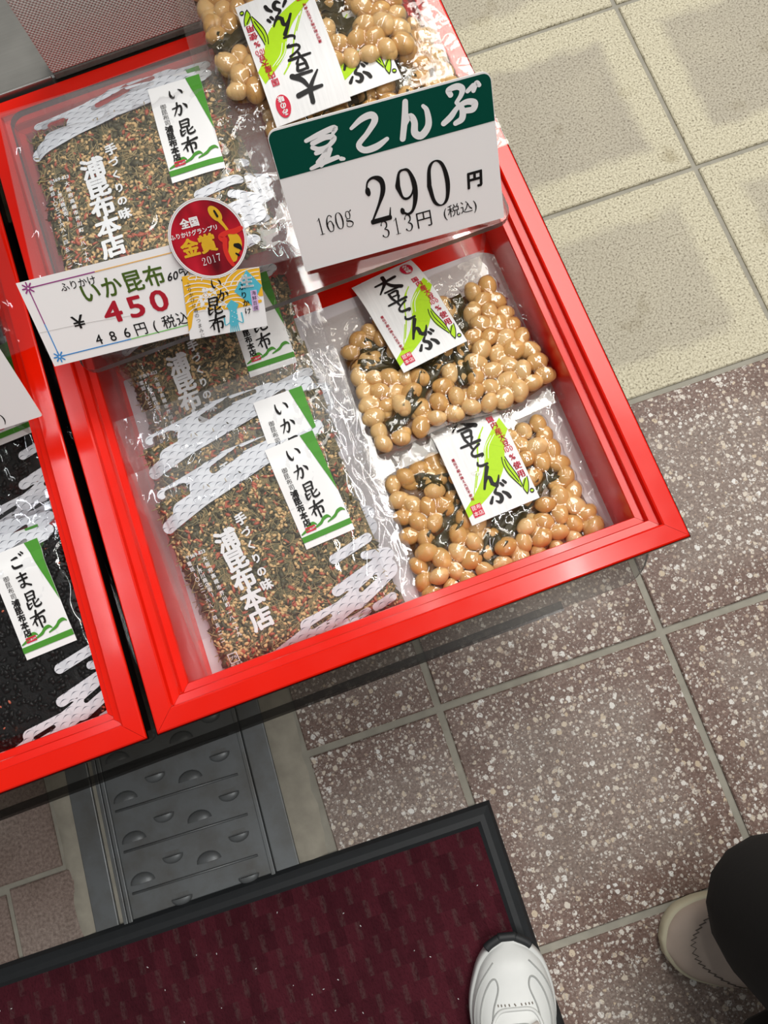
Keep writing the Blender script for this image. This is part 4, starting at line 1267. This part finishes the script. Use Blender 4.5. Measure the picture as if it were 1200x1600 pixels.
# --- large green and white sign
bl, br = P(478, 425, .4925), P(788, 340, .4925)
tl, tr = P(415, 212, .573), P(763, 103, .573)
pl = Plane(bl, br - bl, (tl + tr) / 2 - (bl + br) / 2)
W1 = (br - bl).length; H1 = ((tl + tr) / 2 - (bl + br) / 2).length
sign = card_root('price_card', pl, 'large green and white price card reading 290 yen on the riser')
slab('board', rounded_rect(0, W1, 0, H1, [.001, .001, .0065, .0065], 6), -.0016, 0, M['card'], sign)
GB = H1 * (1 - .315)
p = Print(); p.outline(rounded_rect(.0004, W1 - .0004, GB, H1 - .0012, [0, 0, .0056, .0056], 6)); p.build('green_band', M['dgreen_ink'], sign, None, .0002)
def S(u, v): return u * W1, (1 - v) * H1
p = Print()
for ch, u, v, sz in (('豆r', .225, .185, .0250), ('こr', .43, .172, .0240), ('んr', .64, .170, .0250), ('ぶr', .85, .160, .0265)):
    x, y = S(u, v); p.brush(ch, x, y, sz, 1.15, rot=-.04, sx=1.12)
p.build('title_lettering', M['paper'], sign, None, .0005)
p = Print()
for ch, u in (('2', .415), ('9', .555), ('0', .705)):
    x, y = S(u, .625); p.brush(ch, x, y, .0325, 1.12, sx=.62)
x, y = S(.877, .665); p.text('円', x, y, .0125, .042, shear=.08)
for k, ch in enumerate('160g'):
    x, y = S(.125 + k * .046, .70 - .002 * k); p.brush(ch, x, y, .0122, 1.05, sx=.60)
for k, ch in enumerate('313'):
    x, y = S(.42 + k * .058, .845); p.brush(ch, x, y, .0124, 1.0, sx=.64)
x, y = S(.612, .848); p.text('円', x, y, .0135, 0)
x, y = S(.79, .845); p.text('(税込)', x, y, .0098, 0)
p.build('price_lettering', M['black_ink'], sign, None, .0004)
# clear foot that holds the card up
pm = pl.matrix().inverted()
def loc(v): return pm @ Vector(v)
mb = MB()
for xc in (W1 * .25, W1 * .72):
    a = Vector((xc, .004, -.0018)); b = Vector((xc, H1 * .62, -.0018))
    wb = pl.o + pl.e1 * xc + pl.e2 * (H1 * .62); foot = loc((wb.x + .002, wb.y + .055, RZ + .0008))
    wide = Vector((.006, 0, 0))
    n = len(mb.v)
    for q in (b, foot, loc((wb.x, (pl.o + pl.e1 * xc).y + .004, RZ + .0008))):
        mb.v += [tuple(q - wide), tuple(q + wide)]
    mb.f += [(n, n + 1, n + 3, n + 2), (n + 2, n + 3, n + 5, n + 4)]
struts(mb, sign)

# --- small white card with medal and squid label
bl = P(85, 573, .4975); b2 = P(335, 511, .4975)
tl = P(65, 433, .540)
pl2 = Plane(bl, b2 - bl, tl - bl)
W2 = (b2 - bl).length; H2 = (tl - bl).dot(pl2.e2)
card = card_root('price_card', pl2, 'white price card reading 450 yen with medal and squid label attached')
def bowed(x, y): return -.10 * (x - W2 * .5) * (x - W2 * .5)      # the paper bows a little
v, f = grid_sheet(0, W2, 0, H2, 16, 4, bowed); n0 = len(v)
v += [(a, b, c - .0005) for a, b, c in v]; f += [tuple(i + n0 for i in q)[::-1] for q in f]
mesh('board', v, f, M['card'], card, True)
def S2(u, v): return u * W2, (1 - v) * H2
def at2(px, py): return pl2.uv(px, py)
p = Print(); x, y = at2(122, 443); p.text('ふりかけ', x, y, .0066, .01); p.build('kana_lettering', M['black_ink'], card, bowed, .0003)
p = Print(); x, y = at2(123, 503); p.text('¥', x, y, .0130, .012, sx=1.2); p.build('yen_lettering', M['black_ink'], card, bowed, .0003)
p = Print(); x, y = at2(231, 511); p.text('486円(税込)', x, y, .0102, .008, step=1.05); p.build('tax_lettering', M['black_ink'], card, bowed, .0003)
p = Print(); x, y = at2(270, 431); p.text('60', x, y, .0078, .02, shear=.35); p.line([(x + .0085, y + .0025), (x + .0060, y + .0030), (x + .0055, y + .0005), (x + .0085, y + .0012), (x + .0080, y - .0035), (x + .0050, y - .0045), (x + .0115, y + .0005)], .0008); p.build('weight_lettering', M['black_ink'], card, bowed, .0003)
p = Print(); x, y = at2(191, 444); p.text('いか昆布', x, y, .0158, .02, sx=.96, step=1.0); p.build('name_lettering', M['olive_ink'], card, bowed, .0003)
p = Print(); x, y = at2(212, 478); p.text('450', x, y, .0210, .022, sx=1.3, step=.83); p.build('price_lettering', M['crimson_ink'], card, bowed, .0003)
def star(p, x, y, r):
    for k in range(8):
        a = k * PI / 4; p.line([(x + r * .3 * math.cos(a), y + r * .3 * math.sin(a)), (x + r * math.cos(a), y + r * math.sin(a))], r * .26)
fx0, fx1, fy0, fy1 = W2 * .055, W2 * .96, H2 * .10, H2 * .92
p = Print(); star(p, fx0, fy1, .0040); p.rect(fx0 - .0004, fx0 + .0004, H2 * .5, fy1 - .004); p.rect(fx0 + .004, W2 * .45, fy1 - .0004, fy1 + .0004); p.build('purple_frame_print', M['purple_ink'], card, bowed, .0003)
p = Print(); star(p, fx0, fy0, .0040); p.rect(fx0 - .0004, fx0 + .0004, fy0 + .004, H2 * .5); p.rect(fx0 + .004, W2 * .5, fy0 - .0004, fy0 + .0004); p.build('blue_frame_print', M['blue_ink'], card, bowed, .0003)
p = Print(); p.rect(W2 * .45, fx1, fy1 - .0004, fy1 + .0004); p.rect(fx1 - .0004, fx1 + .0004, H2 * .5, fy1); p.build('orange_frame_print', M['orange_ink'], card, bowed, .0003)
p = Print(); p.rect(W2 * .5, fx1, fy0 - .0004, fy0 + .0004); p.rect(fx1 - .0004, fx1 + .0004, fy0, H2 * .5); p.build('green_frame_print', M['lgreen_ink'], card, bowed, .0003)
p = Print(); p.line([(0, H2 * .42), (W2 * .3, H2 * .40), (W2 * .55, H2 * .36)], .00035); p.build('crease', plain('crease_grey', (206, 204, 202), .5), card, bowed, .0003)
# clear holder behind
mb = MB()
for xc in (W2 * .3, W2 * .7):
    wb = pl2.o + pl2.e1 * xc + pl2.e2 * (H2 * .75) - pl2.e3 * .003; pm2 = pl2.matrix().inverted(); n = len(mb.v)
    for q in (pm2 @ wb, pm2 @ Vector((wb.x, wb.y + .012, RZ + .0008)), pm2 @ Vector((wb.x, wb.y - .035, RZ + .0008))):
        mb.v += [tuple(q - Vector((.006, 0, 0))), tuple(q + Vector((.006, 0, 0)))]
    mb.f += [(n, n + 1, n + 3, n + 2), (n + 2, n + 3, n + 5, n + 4)]
struts(mb, card)
# round medal badge
mx, my = pl2.uv(325, 373, .0045); r0 = (Vector(pl2.uv(382, 355, .0045)) - Vector((mx, my))).length
medal = slab('medal_badge', [(mx + r0 * math.cos(2*PI*k/48), my + r0 * math.sin(2*PI*k/48)) for k in range(48)], .0025, .0045, M['medal'], card)
def rot2(x, y, a=-.02): return (mx + (x * math.cos(a) - y * math.sin(a)) * r0, my + (x * math.sin(a) + y * math.cos(a)) * r0)
def madd(pr, name, mat, off):
    q = Print(); q.v = [rot2(a, b) for a, b in pr.v]; q.f = pr.f; q.k = pr.k; q.build(name, mat, medal, None, off)
p = Print(); p.ring(0, 0, .955, .035); p.ring(0, 0, .995, .03)
p.text('全国', -.34, .47, .245, .042, rot=.02); p.text('ふりかけグランプリ', -.30, .22, .142, .022, rot=.02)
for k, ch in enumerate('2017'): p.brush(ch, -.27 + k * .135, -.53 + k * .012, .19, 1.0, sx=.62)
madd(p, 'white_print', M['paper'], .0047)
p = Print(); p.text('金賞', -.28, -.12, .47, .042, rot=.04)
# gold trophy
p.ellipse(.36, .55, .13, .22, rot=.5); p.line([(.42, .38, .10), (.52, .18, .07), (.56, .05, .09)], 1.0); p.line([(.60, -.02, .16), (.66, -.14, .30), (.64, -.30, .34), (.54, -.46, .26), (.50, -.60, .20)], 1.0)
madd(p, 'gold_print', M['gold_ink'], .0047)
p = Print(); p.line([(.56, .06, .10), (.72, .04, .14), (.90, .08, .12)], 1.0); p.line([(.56, .06, .10), (.42, .02, .14), (.33, -.04, .14), (.40, -.16, .10)], 1.0); p.line([(.42, -.10, .12), (.36, -.34, .12), (.38, -.58, .12), (.44, -.76, .10)], 1.0)
madd(p, 'ribbon_print', M['scarlet_ink'], .0049)
p = Print(); p.line([(.64, -.30, .10), (.72, -.34, .14), (.76, -.42, .06)], 1.0); p.line([(.60, -.50, .04), (.66, -.56, .06)], 1.0); p.line([(.36, .62, .05), (.40, .48, .06)], 1.0)
madd(p, 'dark_print', M['black_ink'], .0050)
# squid label
q0 = [Vector(pl2.uv(*a, .004)) for a in ((297, 531), (418, 509), (405, 417), (284, 432))]
def lab(u, v):   # bilinear inside the label, v downwards
    a = q0[3].lerp(q0[2], u); b = q0[0].lerp(q0[1], u); c = a.lerp(b, v); return c.x, c.y
def curl(x, y): return 0.0
v = []; f = []
for j in range(5):
    for i in range(7): x, y = lab(i / 6, j / 4); v.append((x, y, .0040))
n0 = len(v); v += [(a, b, c - .0005) for a, b, c in v]
for j in range(4):
    for i in range(6): a = j*7+i; f.append((a, a+7, a+8, a+1)); f.append((n0+a, n0+a+1, n0+a+8, n0+a+7))
flab = mesh('flavour_label', v, f, M['paper'], card)
LA = ((q0[1] - q0[0]).length) / ((q0[3] - q0[0]).length)   # width / height
def ladd(pr, name, mat, off):
    q = Print(); q.v = [lab(min(max(a, 0), 1), min(max(b, 0), 1)) for a, b in pr.v]; q.f = pr.f; q.k = pr.k; q.build(name, mat, flab, None, off)
p = Print()
for k in range(12): p.rect(k / 12, (k + 1) / 12, .0, .52 + .04 * math.sin(k))
p.outline([(.0, .52), (.10, .52), (.04, .80), (.0, .86)]); p.line([(.30, .55, .05), (.6, .58, .07), (.95, .56, .05)], 1.0)
ladd(p, 'yellow_print', M['yellow_ink'], .0042)
p = Print()
for (cx, cy, n) in ((.15, .42, 5), (.62, .60, 6), (.95, .30, 5), (.36, .12, 4), (.20, .66, 4)):
    for k in range(n):
        r = .10 + .065 * k
        pts = [(cx + r * 1.2 * math.cos(a), cy - r * math.sin(a)) for a in np.linspace(.25, PI - .25, 12)]
        pts = [(a, b) for a, b in pts if 0 < a < 1 and 0 < b < .62]
        if len(pts) > 2: p.line(pts, .014, per=2)
for k in range(26): p.ellipse(.18 + .22 * RNG.random(), .22 + .26 * RNG.random(), .022, .026, 8)
ladd(p, 'white_wave_print', M['paper'], .0044)
p = Print(); p.outline([(.83, .02), (1.0, .30), (.85, .62), (.64, .34)]); 
# squid
p.outline([(.585, .46), (.675, .55), (.640, .63), (.545, .63), (.515, .55)]); p.line([(.595, .60, .085), (.592, .72, .10), (.585, .84, .12)], 1.0)
for k in range(5): p.line([(.545 + .02 * k, .84, .02), (.528 + .028 * k, .99, .012)], 1.0)
p.line([(.545, .82, .015), (.475, .86, .015), (.47, .74, .02)], 1.0); p.line([(.635, .82, .015), (.70, .86, .015), (.695, .70, .02)], 1.0)
ladd(p, 'blue_print', M['cyan_ink'], .0046)
p = Print(); p.rect(.845, .925, .36, .70); ladd(p, 'lilac_print', M['lilac_ink'], .0048)
p = Print()
for ch, u, v_, sz in (('い', .425, .17, .20), ('か', .485, .37, .21), ('昆', .355, .52, .30), ('布', .375, .80, .30)):
    pr = Print(); pr.brush(ch, 0, 0, sz, 1.35, sx=1.0); p.poly([(u + a / LA, v_ - b) for a, b in pr.v], pr.f)
for k, ch in enumerate('ふりかけ'):
    pr = Print(); pr.text(ch, 0, 0, .115, .022); p.poly([(.745 + .012 * k + a / LA, .28 + .135 * k - b) for a, b in pr.v], pr.f)
for k, ch in enumerate('海鮮百撰'):
    pr = Print(); pr.text(ch, 0, 0, .078, 0); p.poly([(.885 + a / LA, .405 + .085 * k - b) for a, b in pr.v], pr.f)
for k, ch in enumerate('ふりかけに酒のつまみに'):
    pr = Print(); pr.text(ch, 0, 0, .075, 0); p.poly([(.07 + .010 * k + a / LA, .13 + .083 * k - b) for a, b in pr.v], pr.f)
ladd(p, 'black_print', M['black_ink'], .0050)
p = Print(); pr = Print(); pr.text('生', 0, 0, .22, .042); p.poly([(.815 + a / LA, .20 - b) for a, b in pr.v], pr.f)
for k in range(7): p.ellipse(.575 + .03 * (k % 3), .64 + .05 * k * .6, .006, .008, 6)
ladd(p, 'white_print', M['paper'], .0052)

# --- card of the left tray, only its corner in view
br = P(66, 650, .4935); bl2 = P(-220, 742, .4935); up = P(0, 568, .530)
o3 = br + (bl2 - br).normalized() * .15
pl3 = Plane(o3, br - o3, up - br)
card3 = card_root('price_card', pl3, 'white price card in the left tray cut off by picture edge')
slab('board', rounded_rect(0, .15, 0, .09, .001, 2), -.0012, 0, M['card'], card3)
p = Print(); x, y = pl3.uv(3, 652); p.text(')', x, y, .010, 0); p.build('lettering', M['black_ink'], card3, None, .0003)
pm3 = pl3.matrix().inverted(); mb = MB()
for xc in (.04, .11):
    wb = pl3.o + pl3.e1 * xc + pl3.e2 * .06 - pl3.e3 * .002; n = len(mb.v)
    for q in (pm3 @ wb, pm3 @ Vector((wb.x, wb.y + .04, RZ + .0008)), pm3 @ Vector((wb.x, wb.y - .015, RZ + .0008))):
        mb.v += [tuple(q - Vector((.006, 0, 0))), tuple(q + Vector((.006, 0, 0)))]
    mb.f += [(n, n + 1, n + 3, n + 2), (n + 2, n + 3, n + 5, n + 4)]
struts(mb, card3)

# ------------------------------------------------------------------ people
_itab = {}
def interp(t, tab):
    k = id(tab)
    if k not in _itab:
        c = catmull(tab, 10); _itab[k] = ([p[0] for p in c], [p[1] for p in c])
    return float(np.interp(t, *_itab[k]))
HALF_IN = [(0, .018), (.05, .030), (.2, .034), (.45, .034), (.72, .047), (.88, .041), (.96, .026), (1.0, .006)]
HALF_OUT = [(0, .018), (.05, .030), (.2, .035), (.45, .039), (.72, .050), (.88, .040), (.96, .025), (1.0, .006)]
HGT = [(0, .075), (.15, .088), (.35, .098), (.52, .090), (.68, .066), (.82, .050), (.93, .040), (1.0, .024)]
def make_shoe(parent, L, side, upper_mat, sole_mat, kind):
    """shoe pointing to +y, toe at the origin; side = +1 when the big toe lies towards +x"""
    e = empty('shoe', parent=parent)
    hi, ho = (HALF_IN, HALF_OUT)
    wr = lambda t: interp(t, hi if side > 0 else ho); wl = lambda t: interp(t, ho if side > 0 else hi)
    bend = lambda t: side * .006 * math.sin(max(0, t - .4) * 2.2)
    n, m = 64, 32
    ts = [1 - (1 - i / n) ** 1.5 for i in range(n + 1)]
    def pt(t, a, grow=0.0, lift=0.0):
        w = (wr(t) if math.cos(a) > 0 else wl(t)) + grow; h = interp(t, HGT)
        ca, sa = math.cos(a), math.sin(a)
        x = w * math.copysign(abs(ca) ** .75, ca); z = .020 + (h - .020) * abs(sa) ** .85 + lift
        return Vector((x + bend(t), (t - 1) * L, z))
    mb = MB()
    for t in ts:
        for k in range(m + 1): mb.v.append(tuple(pt(t, PI * k / m)))
    for i in range(n):
        for k in range(m): a = i*(m+1)+k; mb.f.append((a, a+m+1, a+m+2, a+1))
    mb.f.append(tuple(range(m + 1))); mb.f.append(tuple(n*(m+1) + k for k in range(m + 1))[::-1])
    mb.build('upper', upper_mat, e, True)
    # sole: outline a little larger than the upper
    ring = [(wr(t) + .0025 + bend(t), (t - 1) * L * 1.012 + .003) for t in ts] + [(-wl(t) - .0025 + bend(t), (t - 1) * L * 1.012 + .003) for t in ts[::-1]]
    mb = MB(); k = len(ring)
    prof = [(.93, 0.0), (1.0, .006), (1.0, .018), (.97, .024)]
    cx = sum(p[0] for p in ring) / k; cy = -L / 2
    for s, z in prof: mb.v += [(cx + (x - cx) * s, cy + (y - cy) * (1 - (1 - s) * .4), z) for x, y in ring]
    for j in range(3):
        for i in range(k): a = j*k+i; b = j*k+(i+1) % k; mb.f.append((a, b, b+k, a+k))
    mb.f.append(tuple(range(k))[::-1]); mb.f.append(tuple(range(3*k, 4*k)))
    mb.build('sole', sole_mat, e, True)
    def seam(path, r, mat, name='seam'):
        q = MB(); q.tube([pt(t, a, .0, .0004) for t, a in path], r, 5); return q.build(name, mat, e, True)
    if kind == 'sneaker':
        tt = [.960, .972, .981, .989, .995, .998]
        path = [(wr(t) + .001 + bend(t), (t - 1) * L * 1.01 + .0052, .021) for t in tt] + [(-wl(t) - .001 + bend(t), (t - 1) * L * 1.01 + .0052, .021) for t in tt[::-1]]
        q = MB(); q.tube([tuple(c) for c in catmull(path, 4)], .0052, 8); q.build('toe_bumper', M['rubber'], e, True)
        def sm(path): return [tuple(c) for c in catmull(path, 6)]
        for s_ in (0, 1):
            f_ = (lambda a: a) if s_ == 0 else (lambda a: PI - a)
            seam(sm([(.66, f_(PI*.24)), (.74, f_(PI*.22)), (.82, f_(PI*.25)), (.875, f_(PI*.31)), (.885, f_(PI*.37)), (.85, f_(PI*.40)), (.78, f_(PI*.36)), (.70, f_(PI*.34))]), .0010, M['wstitch'])
            seam(sm([(.56, f_(PI*.14)), (.70, f_(PI*.11)), (.84, f_(PI*.15)), (.94, f_(PI*.30))]), .0009, M['wstitch'])
        seam(sm([(.62, PI*.33), (.72, PI*.34), (.775, PI*.40), (.785, PI*.5), (.775, PI*.60), (.72, PI*.66), (.62, PI*.67)]), .0022, M['leather'], 'eyestay')
        seam(sm([(.60, PI*.37), (.69, PI*.385), (.73, PI*.44), (.737, PI*.5), (.73, PI*.56), (.69, PI*.615), (.60, PI*.63)]), .0010, M['wstitch'], 'tongue_edge')
        for i in range(6):
            t = .735 - i * .045
            q = MB(); q.tube([pt(t, PI*.38, 0, .003), pt(t - .008, PI*.45, 0, .0060), pt(t - .016, PI*.55, 0, .0060), pt(t - .026, PI*.62, 0, .003)], .0034, 7); q.build('lace', M['lace'], e, True)
        for i in range(9):
            a = PI * (.40 + .025 * i); seam([(.795, a), (.803, a + .012)], .0007, M['stitch'], 'stitch')
    else:
        pts = []
        for i in range(46):
            a = PI * (.10 + .80 * i / 45); t = .90 - .10 * abs(math.cos(a)) ** 2 * 2.2 + (.012 if i % 2 else -.008); pts.append((t, a))
        seam(pts, .0007, M['stitch'], 'stitching')
        seam([(.45, PI*.12), (.56, PI*.20), (.60, PI*.30), (.52, PI*.36)], .0012, M['stitch'], 'side_panel_seam')
        seam([(.45, PI*.15), (.55, PI*.22), (.585, PI*.30), (.52, PI*.345)], .0008, plain('blue_trim', (70, 80, 130), .7), 'side_panel_trim')
    return e

def make_person(name, label, hems, hips, waist, r_hem, upper=.98):
    """trousered lower body grown as one skin from hem to waist"""
    (hl, hr), (pl_, pr_) = hems, hips
    pts = [waist, (waist[0], waist[1], waist[2] + .16), pl_, pr_]
    rad = [.165, .155, .13, .13]
    edges = [(0, 1), (0, 2), (0, 3)]
    for h, top, idx in ((hl, pl_, 2), (hr, pr_, 3)):
        prev = idx
        for k, (u, r) in enumerate(((.25, .120), (.5, .108), (.72, .105), (.90, r_hem * 1.27), (1.0, r_hem * 1.3))):
            q = Vector(top).lerp(Vector(h), u); pts.append(tuple(q)); rad.append(r); edges.append((prev, len(pts) - 1)); prev = len(pts) - 1
    me = bpy.data.meshes.new(name); me.from_pydata(pts, edges, [])
    o = bpy.data.objects.new(name, me); COL.objects.link(o)
    sk = o.modifiers.new('skin', 'SKIN'); sk.use_smooth_shade = True
    for i, v in enumerate(me.skin_vertices[0].data): v.radius = (rad[i], rad[i]); v.use_root = (i == 0)
    o.modifiers.new('sub', 'SUBSURF').levels = 2; o.modifiers['sub'].render_levels = 2
    me.materials.append(M['trousers'])
    tag(o, label, 'person', 'people standing by the trays')
    return o

# visitor on the right, facing the trays: black trousers, beige shoes
p_right = make_person('person', 'person in black trousers and beige shoes standing right of the mat',
                      ((.256, -.362, .085), (.198, -.520, .080)), ((.318, -.420, .80), (.300, -.600, .80)), (.310, -.515, .90), .068)
sh = make_shoe(p_right, .265, 1, M['beige'], M['shoe_sole'], 'casual'); sh.location = (.148, -.410, 0); sh.rotation_euler = (0, 0, math.radians(80))
sh = make_shoe(p_right, .265, -1, M['beige'], M['shoe_sole'], 'casual'); sh.location = (.135, -.690, 0); sh.rotation_euler = (0, 0, math.radians(140))
# photographer: white sneaker on the mat
a = math.radians(-14)
p_cam = make_person('person', 'person in white laced sneakers standing on the burgundy mat',
                    ((-.095, -.585, .085), (.035, -.745, .085)), ((-.15, -.73, .80), (.00, -.76, .80)), (-.075, -.77, .90), .062)
sh = make_shoe(p_cam, .275, 1, M['leather'], M['leather'], 'sneaker'); sh.location = (-.031, -.333, .0095); sh.rotation_euler = (0, 0, a)
sh = make_shoe(p_cam, .275, -1, M['leather'], M['leather'], 'sneaker'); sh.location = (.085, -.56, .001); sh.rotation_euler = (0, 0, math.radians(-16))
